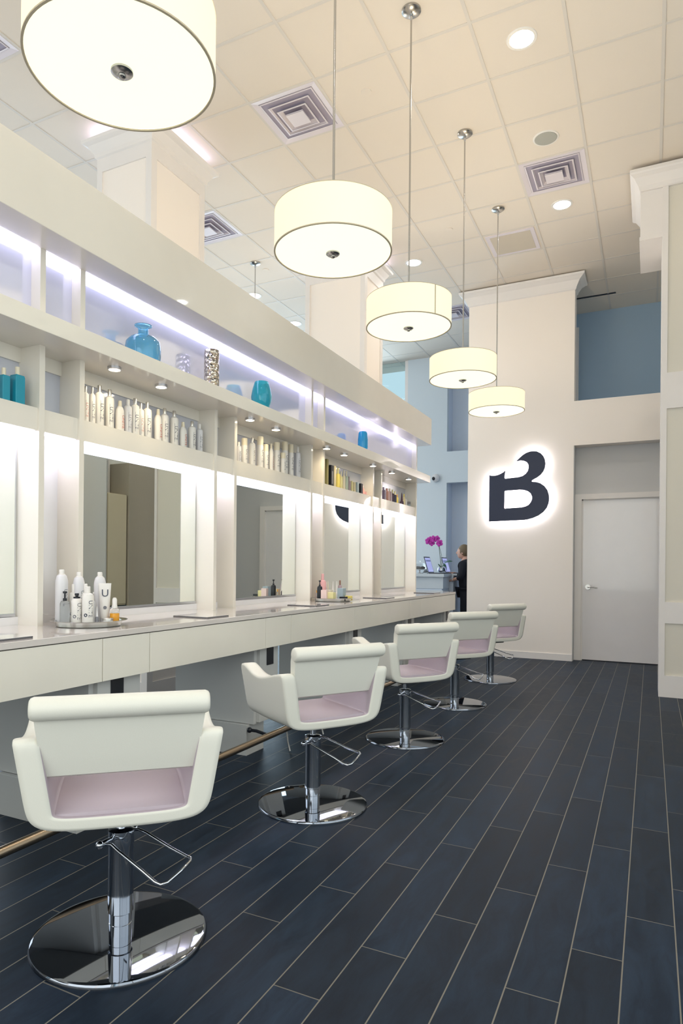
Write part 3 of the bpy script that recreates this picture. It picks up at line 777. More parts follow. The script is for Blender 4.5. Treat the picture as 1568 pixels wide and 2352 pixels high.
def place(kind, name, loc, w, h, label, grp, w0, h0, rz=0.0):
    if kind not in protos: bottle_proto(kind)
    p = protos[kind]
    sc = (w/w0, w/w0, h/h0)
    if kind not in used:
        used.add(kind); o = p; o.location = loc; o.scale = sc; o['label'] = label; o['group'] = grp; o.rotation_euler = (0, 0, rz)
    else: o = dup(p, loc, rz, label, grp, sc)
    return o
ORD = ['first','second','third','fourth','fifth','sixth','seventh','eighth','ninth','tenth','eleventh','twelfth','thirteenth','fourteenth','fifteenth','sixteenth']
Z0 = 1.928
B1 = [(2.575,2.143,.030,'slimred'),(2.622,2.149,.030,'slim'),(2.672,2.171,.046,'slim'),(2.748,2.167,.044,'slim'),(2.828,2.124,.050,'squat'),(2.892,2.146,.040,'slimgrey'),(2.950,2.165,.046,'slim'),(3.000,2.149,.034,'slimred'),(3.055,2.167,.046,'slim'),(3.152,2.147,.048,'squat'),(3.212,2.165,.046,'slim'),(3.303,2.168,.048,'slim'),(3.392,2.116,.050,'squat'),(3.484,2.139,.046,'slim'),(3.565,2.137,.040,'slimgrey')]
DM = {'slim': (.049,.231,'slim white bottle with silver cap'), 'slimred': (.049,.231,'slim white bottle with reddish lettering'), 'slimgrey': (.049,.231,'white bottle with grey lettering'), 'squat': (.070,.206,'wide shouldered white bottle'), 'cyl': (.048,.221,'straight white cylinder bottle with cream cap'), 'spray': (.060,.252,'tall white aerosol spray can')}
for k, (y, zt, w, kd) in enumerate(B1):
    place(kd, '', (-2.672, y, Z0), w*1.14, zt-Z0, '%s, %s from the left on the nearest full shelf' % (DM[kd][2], ORD[k]), 'white bottles on the nearest full shelf', DM[kd][0], DM[kd][1], rz=random.uniform(-.25, .1))
B2 = [(4.036,2.100,.034,'slimgrey'),(4.109,2.139,.042,'cyl'),(4.213,2.162,.044,'slim'),(4.330,2.190,.046,'cyl'),(4.411,2.145,.040,'cyl'),(4.494,2.166,.045,'squat'),(4.580,2.189,.047,'cyl'),(4.645,2.115,.041,'cyl'),(4.712,2.216,.047,'cyl'),(4.813,2.212,.042,'cyl'),(4.933,2.213,.045,'slimgrey')]
for k, (y, zt, w, kd) in enumerate(B2):
    place(kd, '', (-2.672 + (.02 if k == 7 else 0), y, Z0), w*1.12, zt-Z0, '%s, %s from the left on the second shelf' % (DM[kd][2], ORD[k]), 'white bottles on the second full shelf', DM[kd][0], DM[kd][1], rz=random.uniform(-.2, .2))

def pack(name, shape, x, y, z, w, h, body, cap, label, cat, grp, wx=None):
    t = thing(name, label, cat, (x, y, z), group=grp); r = w/2; wx = wx or w
    if shape == 'box':
        MB().box(-wx/2, wx/2, -r, r, 0, h, .001).build('carton', body, t)
        if cap: MB().box(wx/2, wx/2+.0006, -r*.5, r*.5, h*.2, h*.75).build('printed_panel', cap, t)
    elif shape == 'bottle':
        hb = h*.74
        MB().lathe([(0,0),(r*.92,0),(r,.003),(r,hb*.93),(r*.75,hb),(r*.4,hb*1.02)], 22, cap=False).build('body', body, t, True)
        MB().lathe([(r*.42,hb),(r*.42,h*.985),(r*.34,h),(0,h)], 16, cap=False).build('cap', cap, t, True)
    elif shape == 'pump':
        hb = h*.70
        MB().lathe([(0,0),(r*.94,0),(r,.003),(r,hb*.9),(r*.8,hb),(r*.35,hb*1.03)], 22, cap=False).build('body', body, t, True)
        MB().lathe([(r*.4,hb),(r*.4,hb*1.12),(r*.18,hb*1.14),(r*.18,h*.93),(r*.42,h*.94),(r*.42,h),(0,h)], 16, cap=False).build('pump', cap, t, True)
    elif shape == 'cone':
        hb = h*.42
        MB().lathe([(0,0),(r*.95,0),(r,.002),(r*.95,hb*.85),(r*.55,hb)], 20, cap=False).build('body', body, t, True)
        MB().lathe([(r*.58,hb*.98),(r*.5,hb*1.3),(r*.25,h*.9),(r*.12,h),(0,h)], 16, cap=False).build('cap', cap, t, True)
    elif shape == 'jar':
        MB().lathe([(0,0),(r*.95,0),(r,.002),(r,h*.6)], 24).build('body', body, t, True)
        MB().lathe([(r*1.03,h*.58),(r*1.03,h*.96),(r*.98,h),(0,h)], 24, cap=False).build('lid', cap, t, True)
    elif shape == 'brick':   # rectangular shouldered bottle
        hb = h*.80
        MB().prism([(-r,0),(r,0),(r,hb*.94),(r*.8,hb),(-r*.8,hb),(-r,hb*.94)], 'x', -wx/2, wx/2, .002).build('body', body, t)
        MB().lathe([(wx*.24,hb),(wx*.24,h),(0,h)], 18, cap=False).build('cap', cap, t, True)
    return t
g3 = 'mixed cartons and bottles on the third shelf'
X3 = -2.672
L3 = [('product_box','box',5.483,2.190,.030,'oliveb',None,'tall narrow olive carton standing by the divider'),('product_box','box',5.564,2.143,.046,'black','inkg','black tall carton beside the olive one'),('product_box','box',5.640,2.149,.034,'beigeb',None,'beige carton right of the tall black one'),
 ('hair_product_bottle','bottle',5.740,2.144,.042,'yellow','paley','bright yellow bottle on the third shelf'),('hair_product_bottle','bottle',5.815,2.121,.028,'paley','cream','thin pale yellow bottle beside the bright one'),('hair_product_bottle','bottle',5.878,2.144,.028,'cream','cream','thin cream bottle between yellow and green'),
 ('hair_product_bottle','bottle',5.938,2.143,.034,'greenc','cream','pale green bottle with cream cap'),('hair_product_bottle','cyl',6.000,2.094,.034,'mauve','mauve','mauve rounded bottle right of the pale green one'),('product_box','box',6.055,2.056,.026,'paley',None,'low pale yellow carton after the mauve bottle'),
 ('product_box','box',6.116,2.051,.028,'beigeb',None,'low beige carton before the blue grey one'),('product_box','box',6.189,2.059,.034,'bluegrey',None,'blue grey carton left of the low black one'),('product_box','box',6.275,2.056,.042,'black',None,'low black carton in the middle of the third shelf'),
 ('hair_product_bottle','bottle',6.355,2.047,.030,'pink','palep','pink bottle right of the low black carton'),('product_jar','jar',6.40,1.985,.034,'pink','pink','small pink jar left of its twin')]
for n, s_, y, zt, w, b_, c_, lb in L3[:14]:
    pack(n, 'bottle' if s_ == 'cyl' else s_, X3, y, Z0, w*1.18, max(zt-Z0, .06), b_, c_ or ('cream' if s_ != 'box' else None), lb, 'jar' if s_ == 'jar' else ('box' if s_ == 'box' else 'bottle'), g3)
pack('product_jar', 'jar', X3+.0, 6.437, Z0, .030, .060, 'pink', 'palep', 'pink jar at the right end of the third shelf', 'jar', g3)
g4 = 'mixed bottles on the farthest shelf'
L4 = [('brick',6.955,2.096,.040,'purple','purple','purple grey bottle at the left end of the farthest shelf'),('brick',7.056,2.093,.050,'rose','rose','wide rose brown bottle on the farthest shelf'),('brick',7.150,2.100,.038,'mauve','cream','mauve bottle with cream cap on the farthest shelf'),('bottle',7.240,2.099,.036,'plum','paley','dark plum bottle with yellow cap'),('bottle',7.320,2.088,.036,'navyb','paley','navy bottle with yellow cap beside the plum one'),
 ('bottle',7.395,2.060,.028,'yellow','amber','slim amber bottle after the navy one'),('cone',7.563,2.098,.042,'plum','plum','dark cone shaped nozzle bottle'),('bottle',7.640,2.090,.030,'beigeb','yellow','small beige bottle with yellow cap'),('pump',7.710,2.075,.030,'whitec','whitec','small pale pump bottle near the shelf end'),('jar',7.800,2.010,.050,'bluegrey','inkg','grey jar at the far shelf end')]
for s_, y, zt, w, b_, c_, lb in L4:
    pack('product_jar' if s_ == 'jar' else 'hair_product_bottle', s_, X3, y, Z0, w*1.15, zt-Z0, b_, c_, lb, 'jar' if s_ == 'jar' else 'bottle', g4)
g0 = 'boxy bottles on the shelf at the left edge'
pack('hair_product_bottle', 'brick', -2.672, 2.078, Z0, .040, .177, 'teal', 'cream', 'darker teal bottle, the left of the two at the frame edge', 'bottle', g0)
pack('hair_product_bottle', 'brick', -2.665, 2.146, Z0, .052, .198, 'teal', 'cream', 'larger teal bottle with cream cap, right of the two', 'bottle', g0, wx=.045)
pack('hair_product_bottle', 'bottle', -2.672, 2.012, Z0, .050, .175, 'white', 'cream', 'white bottle cut off by the left frame edge', 'bottle', g0)

# vases on the display shelf
ZS = 2.330
def vase(name, prof, m, y, label, sc=1, x=-2.58, seg=40):
    pr = [(r*sc, z*sc) for r, z in prof]
    inner_ = [(max(r-.004, .002), z) for r, z in pr[::-1]]; inner_[-1] = (inner_[-1][0], inner_[-1][1]+.006)
    o = MB().lathe([(0, 0)] + pr + inner_ + [(0, .006)], seg, cap=False).build(name, m, None, True, (x, y, ZS))
    tag(o, label, 'vase', 'vases on the display shelf'); return o
vase('glass_jug', [(.085,0),(.097,.010),(.1,.03),(.1,.085),(.096,.115),(.075,.140),(.042,.152),(.030,.158),(.029,.19),(.033,.198),(.048,.206),(.050,.212)], 'blueglass', 2.865, 'wide blue glass jug with short flared neck', sc=.98, x=-2.54)
vase('silver_vase', [(.045,0),(.048,.01),(.048,.25),(.046,.262)], 'hammer', 3.52, 'tall hammered silver cylinder vase on the display shelf', x=-2.545)
vase('teal_vase', [(.040,0),(.050,.010),(.070,.06),(.076,.10),(.066,.16),(.052,.205),(.050,.21)], 'tealglass', 4.127, 'teal glass hurricane vase with tapered rim', x=-2.54)
vase('blue_vase', [(.034,0),(.044,.010),(.050,.06),(.050,.13),(.044,.19),(.036,.205)], 'skyglass', 6.045, 'small opaque sky blue vase near the far end', x=-2.545)

# trays on the counter
def tray(x, y, r, label):
    t = thing('serving_tray', label, 'tray', (x, y, ZC), group='round silver trays on the counter')
    MB().lathe([(0,.0005),(r*.93,.0005),(r*.97,.003),(r*1.0,.024),(r*1.16,.028),(r*1.17,.030),(r*1.15,.031),(r*.985,.027),(r*.95,.0085),(0,.0075)], 64, cap=False).build('dish', 'tray', t, True)
    return t
tray(-2.425, 2.370, .155, 'round silver tray of white sprays on the near counter')
tray(-2.430, 5.140, .158, 'round silver tray of boxes and bottles farther along the counter')
ZT = ZC+.0086
g = 'hair products on the near tray'
for x, y, h, w, lb in ((-2.555, 2.320,.262,.060,'tall white aerosol can at the back left of the near tray'), (-2.520, 2.395,.250,.056,'tall white aerosol can at the back middle of the near tray'), (-2.465, 2.480,.250,.058,'tall white aerosol can at the back right of the near tray')):
    place('spray', '', (x, y, ZT), w, h, lb, g, .060, .252, rz=-.3)
pack('hair_product_bottle', 'pump', -2.502, 2.292, ZT, .046, .158, 'clear', 'black', 'clear spray bottle with black nozzle at the front left of the tray', 'bottle', g)
def lettered(x, y, w, h, hb, cap, label, txtc='inkg'):
    t = thing('hair_product_bottle', label, 'bottle', (x, y, ZT), group=g); r = w/2
    MB().lathe([(0,0),(r*.94,0),(r,.003),(r,hb*.90),(r*.86,hb*.965),(r*.45,hb)], 28, cap=False).build('body', 'white', t, True)
    if cap == 'black':
        MB().lathe([(r*.6,hb*.99),(r*.6,hb+.006),(r*.25,hb+.008),(r*.25,hb+.012),(r*.38,hb+.012),(r*.38,h),(0,h)], 16, cap=False).build('pump', 'black', t, True)
    else: MB().lathe([(r*.42,hb*.99),(r*.42,h-.002),(r*.36,h),(0,h)], 18, cap=False).build('cap', cap, t, True)
    me = wrap(text_mesh('UNITE', .029, txtc), r, hb*.50, -.30, True); o = bpy.data.objects.new('lettering', me); COL.objects.link(o); o.parent = t
    d = MB(); seg = 16
    ph = -1.15; zc = hb*.30
    vs = [d.bm.verts.new(((r+.0007)*math.cos(ph + .0085*math.cos(2*PI*k/seg)/r), (r+.0007)*math.sin(ph + .0085*math.cos(2*PI*k/seg)/r), zc+.0085*math.sin(2*PI*k/seg))) for k in range(seg)]
    d.bm.faces.new(vs); d.build('round_emblem', txtc, t)
lettered(-2.465, 2.331, .052, .148, .125, 'black', 'white lettered bottle with black nozzle on the near tray')
lettered(-2.412, 2.350, .054, .182, .150, 'white', 'white lettered bottle with white cap at the front of the tray', 'ink')
lettered(-2.530, 2.371, .044, .190, .150, 'white', 'white capped bottle behind the black nozzle one')
lettered(-2.490, 2.410, .044, .192, .150, 'white', 'white capped bottle half hidden at the centre of the near tray')
pack('hair_product_bottle', 'pump', -2.480, 2.457, ZT, .032, .150, 'whitec', 'white', 'narrow white spray with domed cap behind the tube', 'bottle', g)
# tube with U
t = thing('cream_tube', 'white squeeze tube standing on its cap with a large letter U', 'tube', (-2.418, 2.467, ZT), group=g)
b = MB(); n = 24; r0 = .022
rings = []
for z, rx, ry in ((.022, .020, .020), (.06, .0205, .023), (.12, .014, .026), (.17, .006, .029), (.195, .0015, .030)):
    rings.append([b.bm.verts.new((rx*math.cos(2*PI*k/n), ry*math.sin(2*PI*k/n), z)) for k in range(n)])
for q, w_ in zip(rings, rings[1:]):
    for k in range(n): b.bm.faces.new((q[k], q[(k+1)%n], w_[(k+1)%n], w_[k]))
b.bm.faces.new(rings[0][::-1]); b.bm.faces.new(rings[-1])
b.build('body', 'white', t, True)
MB().lathe([(0,0),(.0175,0),(.018,.002),(.018,.022),(0,.022)], 20, cap=False).build('cap', 'whitec', t, True)
me = text_mesh('U', .052, 'ink'); me.transform(Matrix.Translation((.0165, 0, .145)) @ Matrix.Rotation(-.22, 4, 'Y') @ Matrix.Rotation(PI/2, 4, 'Z') @ Matrix.Rotation(PI/2, 4, 'X'))
o = bpy.data.objects.new('lettering', me); COL.objects.link(o); o.parent = t
d = MB(); d.bm.faces.new([d.bm.verts.new((.0218-.0, .0085*math.cos(2*PI*k/16), .075+.0085*math.sin(2*PI*k/16))) for k in range(16)]); d.build('round_emblem', 'inkg', t)
t.rotation_euler = (0, 0, -.75)
pack('dropper_bottle', 'cone', -2.390, 2.387, ZT, .020, .085, 'inkg', 'whitec', 'tiny dark dropper bottle at the front of the near tray', 'bottle', g)
pack('product_jar', 'jar', -2.352, 2.420, ZT, .050, .028, 'whitec', 'silvercap', 'low silver lidded jar in front of the tube', 'jar', g)
t = thing('serum_bottle', 'clear pump bottle half full of orange serum', 'bottle', (-2.366, 2.480, ZT), group=g)
MB().lathe([(0,0),(.022,0),(.0235,.003),(.0235,.048),(0,.048)], 24, cap=False).build('serum', 'amber', t, True)
MB().lathe([(.0236,.048),(.0236,.062),(.020,.070),(.013,.073)], 24, cap=False).build('glass', 'clear', t, True)
MB().lathe([(.0135,.070),(.0135,.082),(.0115,.09),(.0115,.115),(.007,.124),(0,.125)], 20, cap=False).build('pump', 'white', t, True)
g = 'hair products on the farther tray'
for a in (('pump', -2.510, 5.048, .044, .170, 'black', 'black', 'black pump bottle at the left of the farther tray', 'hair_product_bottle'),
          ('bottle', -2.557, 5.198, .060, .225, 'pink', 'pink', 'tall pink bottle at the back of the farther tray', 'hair_product_bottle'),
          ('cone', -2.535, 5.233, .028, .155, 'white', 'white', 'small white cone bottle beside the pink one', 'hair_product_bottle'),
          ('cone', -2.540, 5.270, .030, .160, 'paley', 'cream', 'small yellow bottle behind the boxes', 'hair_product_bottle'),
          ('cone', -2.485, 5.258, .034, .160, 'plum', 'white', 'white capped bottle with dark purple body', 'hair_product_bottle'),
          ('cone', -2.460, 5.283, .030, .160, 'white', 'white', 'white nozzle bottle left of the brown cap', 'hair_product_bottle'),
          ('bottle', -2.445, 5.318, .034, .168, 'mauve', 'brown', 'bottle with brown cap behind the grey box', 'hair_product_bottle')):
    s_, x, y, w, h, b_, c_, lb, n = a; pack(n, s_, x, y, ZT, w, h, b_, c_, lb, 'bottle', g)
for x, y, w, h, wx, m, lb in ((-2.445, 5.008,.040,.092,.03,'palep','pale pink box at the front left of the farther tray'), (-2.395, 5.043,.060,.072,.03,'paley','yellow box in the middle of the farther tray'), (-2.475, 5.158,.060,.085,.03,'cream','cream box behind the yellow one'), (-2.365, 5.178,.070,.104,.035,'bluegrey','blue grey box standing on the farther tray'), (-2.310, 5.098,.060,.036,.03,'black','low black box at the front of the farther tray'), (-2.305, 5.193,.050,.040,.03,'yellow','low mustard yellow box at the right of the farther tray')):
    pack('product_box', 'box', x, y, ZT, w*.9, h, m, None, lb, 'box', g, wx=.052)
pack('dropper_bottle', 'bottle', -2.545, 5.058, ZT, .020, .085, 'clear', 'amber', 'small clear bottle with amber cap at the left tray rim', 'bottle', g)
# tool mats
for y0, y1, lb in ((1.62, 1.86, 'dark edged gloss plate on the counter at the left frame edge'), (3.03, 3.24, 'dark edged gloss plate on the counter before the second bay'), (4.37, 4.60, 'dark edged gloss plate left of the farther tray'), (5.84, 6.06, 'dark edged gloss plate right of the farther tray'), (7.36, 7.62, 'dark edged gloss plate at the far end of the counter')):
    t = thing('tool_plate', lb, 'plate', (0, 0, ZC), group='gloss tool plates on the counter')
    MB().box(-2.445, -2.205, y0, y1, .0002, .007, .001).build('slab', 'matt', t)
    MB().box(-2.443, -2.207, y0+.002, y1-.002, .007, .0078).build('top_sheet', 'mattop', t)

# ------------------------------------------------------------------ reception
t = thing('reception_desk', 'white reception desk beyond the end of the counter', 'desk', (0, 0, 0))
MB().box(-4.9, -2.885, 10.16, 10.62, 1.055, 1.105, .003).build('transaction_top', 'desk', t)
MB().box(-4.9, -2.91, 10.20, 10.55, .87, 1.055).build('upper_panel', 'desk', t)
MB().box(-4.9, -2.93, 10.215, 10.55, .845, .87).build('groove', 'coolgrey', t)
MB().box(-4.9, -2.91, 10.19, 10.55, 0, .845).build('lower_panel', 'desk', t)
MB().box(-4.4, -2.80, 10.62, 11.2, 1.075, 1.105, .003).build('work_surface', 'desk', t)
MB().box(-4.4, -2.86, 10.62, 11.15, 0, 1.075).build('desk_side', 'coolgrey', t)
def laptop(x, y, z, lean, label):
    t = thing('laptop', label, 'laptop', (x, y, z), group='laptops on the reception desk')
    MB().box(0, .25, -.15, .15, 0, .016, .003).build('base', 'laptop', t)
    MB().box(.03, .23, -.13, .13, .016, .0175).build('keyboard', 'keys', t)
    dx, dz = -math.sin(lean), math.cos(lean)
    def sl(a0, a1, y0, y1, o0, o1, nm_, m, par):   # panel in the lid plane
        q = MB(); v = []
        for a in (a0, a1):
            for yy in (y0, y1):
                for o_ in (o0, o1):
                    v.append(q.bm.verts.new((dx*a + dz*o_, yy, .012 + dz*a - dx*o_)))
        for f_ in ((0,1,3,2),(4,6,7,5),(0,4,5,1),(2,3,7,6),(0,2,6,4),(1,5,7,3)): q.bm.faces.new([v[i] for i in f_])
        return q.build(nm_, m, par)
    lid = sl(0, .27, -.15, .15, -.004, .004, 'lid', 'laptop', t)
    sc_ = sl(.018, .252, -.138, .138, .0042, .005, 'screen', 'screen', lid); sl(.19, .215, -.12, .13, .0052, .0056, 'screen_header', 'screenbar', lid)
laptop(-3.150, 10.36, 1.105, .30, 'open laptop left of the orchid, its screen lit')
laptop(-3.030, 10.93, 1.105, .30, 'open laptop in front of the person in black')
t = thing('potted_orchid', 'magenta orchid in a small silver pot between the laptops', 'potted plant', (-3.055, 10.60, 1.105))
MB().lathe([(0,0),(.045,0),(.062,.03),(.065,.07),(.055,.10),(.050,.10),(.058,.07),(.050,.03),(0,.02)], 28, cap=False).build('pot', 'chrome', t, True)
MB().tube([(0,0,.08),(-.012,.0,.2),(-.03,0,.35),(-.045,0,.46),(-.075,0,.53),(-.13,0,.555),(-.20,0,.53)], [.006,.005,.005,.004,.004,.003,.002], 8).tube([(.01,0,.08),(.0,.01,.3),(-.04,.005,.45)], .003, 6).build('stem', 'stem', t, True)
def blossom(c, s_, rz):
    q = MB()
    for k in range(5):
        a = 2*PI*k/5 + rz; q.ball((c[0]+math.cos(a)*s_*.62, c[1]+.006*(-1)**k, c[2]+math.sin(a)*s_*.62), s_*.5, 10, (1, .22, 1))
    q.ball(c, s_*.28, 8, (1, 1.3, 1)); q.build('blossom', 'petal', t, True)
for c, s_, a in (((-.215,-.02,.535),.055,.3),((-.165,.0,.505),.05,1.0),((-.125,-.02,.565),.055,.6),((-.075,.0,.575),.045,.1),((-.03,-.02,.50),.055,.8),((-.19,.02,.57),.04,.5)): blossom(c, s_, a)
for pts, w in (([(0,0,.09),(.06,0,.19),(.13,0,.21),(.19,0,.20)], .035), ([(0,0,.09),(.05,-.02,.16),(.09,-.03,.12),(.10,-.03,.03)], .04), ([(0,0,.09),(-.03,-.01,.14),(-.05,-.02,.16)], .03), ([(0,0,.09),(.03,.02,.17),(.06,.02,.20)], .035)):
    q = MB(); L1, R1 = [], []
    for k, p in enumerate(pts):
        ww = w*(.35, 1, .9, .15)[k] if len(pts) == 4 else w*(.4, 1, .15)[k]
        L1.append(q.bm.verts.new((p[0], p[1]-ww*.7, p[2]-ww*.5))); R1.append(q.bm.verts.new((p[0], p[1]+ww*.7, p[2]+ww*.5)))
    for k in range(len(pts)-1): q.bm.faces.new((L1[k], L1[k+1], R1[k+1], R1[k]))
    o = q.build('leaf', 'leaf', t); m_ = o.modifiers.new('t', 'SOLIDIFY'); m_.thickness = .004; add_subsurf(o, 2)
t = thing('cake_dome', 'glass dome over dark treats on a stand at the desk', 'cake dome', (-3.36, 10.40, 1.105))
MB().lathe([(0,0),(.05,0),(.05,.006),(.012,.015),(.012,.055),(.13,.065),(.135,.072),(0,.072)], 32, cap=False).build('stand', 'whitec', t, True)
MB().lathe([(.105,.074),(.105,.13),(.09,.165),(.05,.185),(.012,.19),(.012,.205),(0,.21)], 32, cap=False).build('dome', 'clear', t, True)
MB().ball((-.02,0,.09), .04, 12, (1.3,1,.6)).ball((.04,.01,.09), .035, 12, (1,1,.7)).build('treats', 'cake', t, True)
t = thing('card_holder', 'small clear holder on the desk left of the laptop', 'holder', (-3.22, 10.26, 1.105))
MB().prism([(-.04,0),(.04,0),(.02,.07),(.012,.07)], 'y', -.04, .04).build('body', 'clear', t)
MB().box(-.012, .012, -.03, .03, .01, .05).build('card', 'ink', t)

# ------------------------------------------------------------------ receptionist
def skin_mesh(name, verts, edges, radii, m, parent, lv=2, root=0):
    me = bpy.data.meshes.new(name); me.from_pydata([Vector(v) for v in verts], edges, [])
    o = bpy.data.objects.new(name, me); COL.objects.link(o)
    md = o.modifiers.new('s', 'SKIN'); md.use_smooth_shade = True
    for i, r in enumerate(radii):
        sv = me.skin_vertices[0].data[i]; sv.radius = r if isinstance(r, tuple) else (r, r); sv.use_root = (i == root)
    sb = o.modifiers.new('b', 'SUBSURF'); sb.levels = lv; sb.render_levels = lv
    bpy.context.view_layer.update()
    m2 = bpy.data.meshes.new_from_object(o.evaluated_get(bpy.context.evaluated_depsgraph_get()))
    bpy.data.objects.remove(o)
    for p in m2.polygons: p.use_smooth = True
    m2.materials.clear(); m2.materials.append(M[m])
    ob = bpy.data.objects.new(name, m2); COL.objects.link(ob); ob.parent = parent
    return ob
pe = thing('person', 'person in black with pinned up hair typing at a laptop', 'person', (-2.650, 10.72, 0), PI/2)   # local +Y = facing -X of the room
# local frame: +y forward, x right
V_ = [(0,0,.88),(0,.01,1.03),(0,.03,1.18),(0,.03,1.30),(0,.045,1.37),(0,.075,1.43),
      (.16,.03,1.27),(.20,.06,1.05),(.13,.17,1.085),(.11,.235,1.115),
      (-.16,.03,1.27),(-.20,.05,1.04),(-.14,.17,1.02),(-.11,.25,.99),
      (.09,0,.84),(.095,.02,.46),(.095,-.01,.09),(.095,.11,.04),(-.09,0,.84),(-.095,.02,.46),(-.095,-.01,.09),(-.095,.11,.04)]
E_ = [(0,1),(1,2),(2,3),(3,4),(4,5),(3,6),(6,7),(7,8),(8,9),(3,10),(10,11),(11,12),(12,13),(0,14),(14,15),(15,16),(16,17),(0,18),(18,19),(19,20),(20,21)]
r_ = [(.14,.10),(.115,.085),(.13,.095),(.10,.07),.045,.05,.05,.036,.027,.022,.05,.036,.027,.022,.08,.052,.036,.03,.08,.052,.036,.03]
body = skin_mesh('body', V_, E_, r_, 'skin', pe)
# head with face, merged into the body mesh
b = MB(); b.bm.free(); b.bm = bmesh.new(); b.bm.from_mesh(body.data)
b.ball((0, .085, 1.455), .098, 24, (.76, .92, 1.12)); b.ball((0, .115, 1.40), .055, 16, (.9, .95, .85))
b.ball((0, .178, 1.445), .014, 10, (.8, 1.2, 1.5)); b.ball((0, .165, 1.405), .016, 10, (1.4, .6, .5))
for sx in (-1, 1):
    b.ball((sx*.075, .075, 1.445), .02, 10, (.4, .8, 1.3)); b.ball((sx*.030, .165, 1.462), .011, 8)
# hands: palm, four unequal bent fingers and a thumb
def hand(cx_, cy_, cz_, sx, dz):
    b.ball((cx_, cy_+.035, cz_), .034, 14, (1.05, 1.25, .45))
    for k, (ox, ln) in enumerate(((-.026, .060), (-.009, .070), (.009, .066), (.026, .052))):
        x0 = cx_ + ox; y0 = cy_+.07
        b.tube([(x0, y0-.02, cz_+.003), (x0*1.0, y0, cz_+.006), (x0, y0+ln*.45, cz_+.004), (x0, y0+ln*.75, cz_-.010+dz), (x0, y0+ln*.92, cz_-.024+dz)], [.009, .0088, .008, .0072, .006], 10)
    b.tube([(cx_+sx*.022, cy_+.012, cz_), (cx_+sx*.042, cy_+.035, cz_-.006), (cx_+sx*.046, cy_+.062, cz_-.014), (cx_+sx*.040, cy_+.080, cz_-.020)], [.012, .0105, .009, .007], 10)
hand(.11, .225, 1.118, -1, 0); hand(-.11, .240, .992, 1, 0)
me_new = bpy.data.meshes.new('body'); bmesh.ops.recalc_face_normals(b.bm, faces=b.bm.faces); b.bm.to_mesh(me_new); b.bm.free()
for p in me_new.polygons: p.use_smooth = True
me_new.materials.append(M['skin']); body.data = me_new
# clothes
Vs = [(0,0,.78),(0,.01,1.03),(0,.03,1.18),(0,.03,1.29),(0,.045,1.345),(.17,.03,1.27),(.205,.06,1.05),(.175,.12,1.065),(-.17,.03,1.27),(-.205,.05,1.04),(-.165,.14,1.025)]
Es = [(0,1),(1,2),(2,3),(3,4),(3,5),(5,6),(6,7),(3,8),(8,9),(9,10)]
skin_mesh('sweater', Vs, Es, [(.19,.155),(.165,.14),(.165,.135),(.125,.09),.055,.068,.055,.046,.068,.055,.046], 'cloth', pe)
Vt = [(0,0,.90),(.09,0,.82),(.10,.02,.46),(.10,-.005,.09),(-.09,0,.82),(-.10,.02,.46),(-.10,-.005,.09)]
skin_mesh('trousers', Vt, [(0,1),(1,2),(2,3),(0,4),(4,5),(5,6)], [(.16,.12),.105,.078,.065,.105,.078,.065], 'cloth', pe)
q = MB().ball((0, .062, 1.478), .108, 24, (.80, .92, 1.02)).ball((0, -.045, 1.50), .048, 16, (1.05, .9, .9))
# cut the fringe back from the face
bmesh.ops.delete(q.bm, geom=[v for v in q.bm.verts if v.co.y > .125 and v.co.z < 1.50], context='VERTS')
q.build('hair', 'hair', pe, True)
q = MB()
for k in range(24):
    pass
q.tube([(-.118+.030*math.cos(a), .215, 1.005+.030*math.sin(a)) for a in [2*PI*k/20 for k in range(21)]], .006, 8)
q.build('bracelet', 'bracelet', pe, True)
for sx in (-1, 1): MB().ball((sx*.096, .05, .045), .05, 16, (.95, 2.4, .88)).build('shoe', 'black', pe, True)

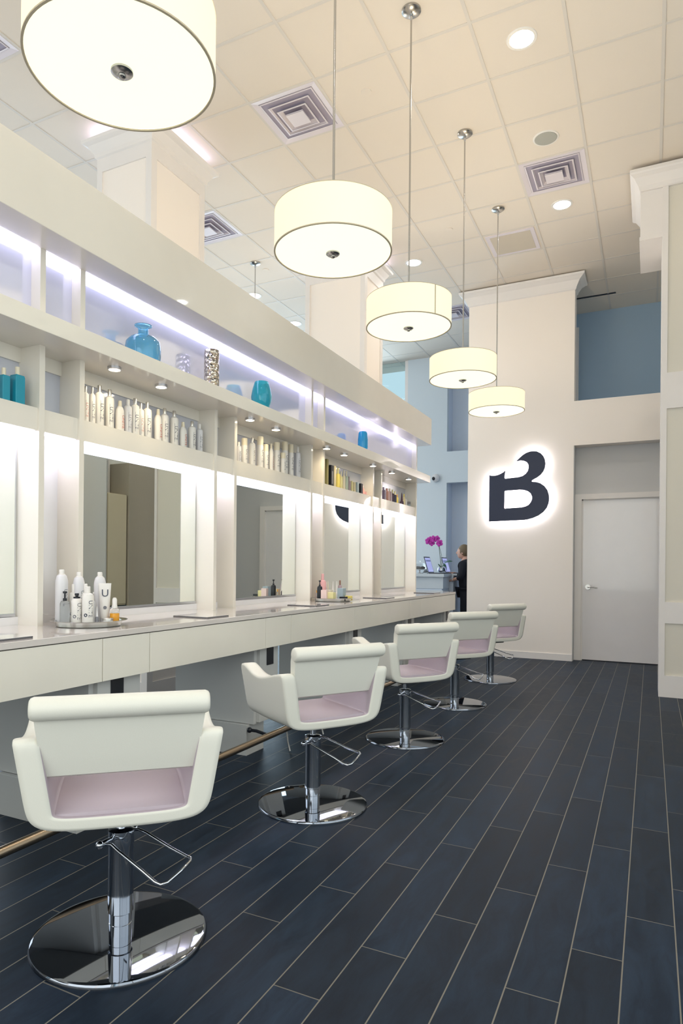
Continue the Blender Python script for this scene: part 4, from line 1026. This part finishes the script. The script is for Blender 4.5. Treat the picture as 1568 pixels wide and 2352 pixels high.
# ------------------------------------------------------------------ lights
def area(name, loc, rot, sx, sy, e, col):
    l = bpy.data.lights.new(name, 'AREA'); l.shape = 'RECTANGLE'; l.size = sx; l.size_y = sy; l.energy = e; l.color = col
    o = bpy.data.objects.new(name, l); COL.objects.link(o); o.location = loc; o.rotation_euler = rot; return o
area('daylight_front', (-2.2, -3.15, 2.4), (math.radians(90), 0, 0), 7.5, 3.6, 185, (1.0, .95, .88))
area('daylight_side', (-9.1, 4.5, 2.6), (math.radians(90), 0, math.radians(-90)), 8, 3.6, 230, (.84, .92, 1.0))
area('added_fill_right', (1.72, .8, 2.4), (math.radians(90), 0, math.radians(90)), 6.6, 3.4, 72, (1.0, .95, .88))  # added fill from the right for the valance and chair backs
area('daylight_reception', (-6.5, 11.6, 2.8), (math.radians(90), 0, PI), 4.6, 4.0, 190, (.68, .86, 1.0))
W = bpy.data.worlds.new('sky'); S.world = W; W.use_nodes = True
W.node_tree.nodes['Background'].inputs[0].default_value = (.60, .80, .88, 1); W.node_tree.nodes['Background'].inputs[1].default_value = .9

# ------------------------------------------------------------------ camera
cam = bpy.data.cameras.new('camera'); co = bpy.data.objects.new('camera', cam); COL.objects.link(co)
f, cx, cy = 1522.0, 724.1, 1301.6; yaw, rol = math.radians(26.83), math.radians(.51)
cam.sensor_fit = 'VERTICAL'; cam.sensor_height = 36; cam.sensor_width = 24; cam.lens = f/2352*36
cam.shift_x = (784-cx)/2352; cam.shift_y = (cy-1176)/2352
F = Vector((-math.sin(yaw), math.cos(yaw), 0)); R0 = Vector((math.cos(yaw), math.sin(yaw), 0)); U0 = Vector((0,0,1))
Rr = R0*math.cos(rol) + U0*math.sin(rol); Ur = -R0*math.sin(rol) + U0*math.cos(rol)
co.matrix_world = Matrix(((Rr.x, Ur.x, -F.x, 0), (Rr.y, Ur.y, -F.y, 0), (Rr.z, Ur.z, -F.z, 1.2), (0,0,0,1)))
cam.clip_start = .05
S.camera = co
v = S.view_settings; v.view_transform = 'Standard'; v.look = 'None'; v.gamma = 1; v.exposure = 0.08; v.use_curve_mapping = False
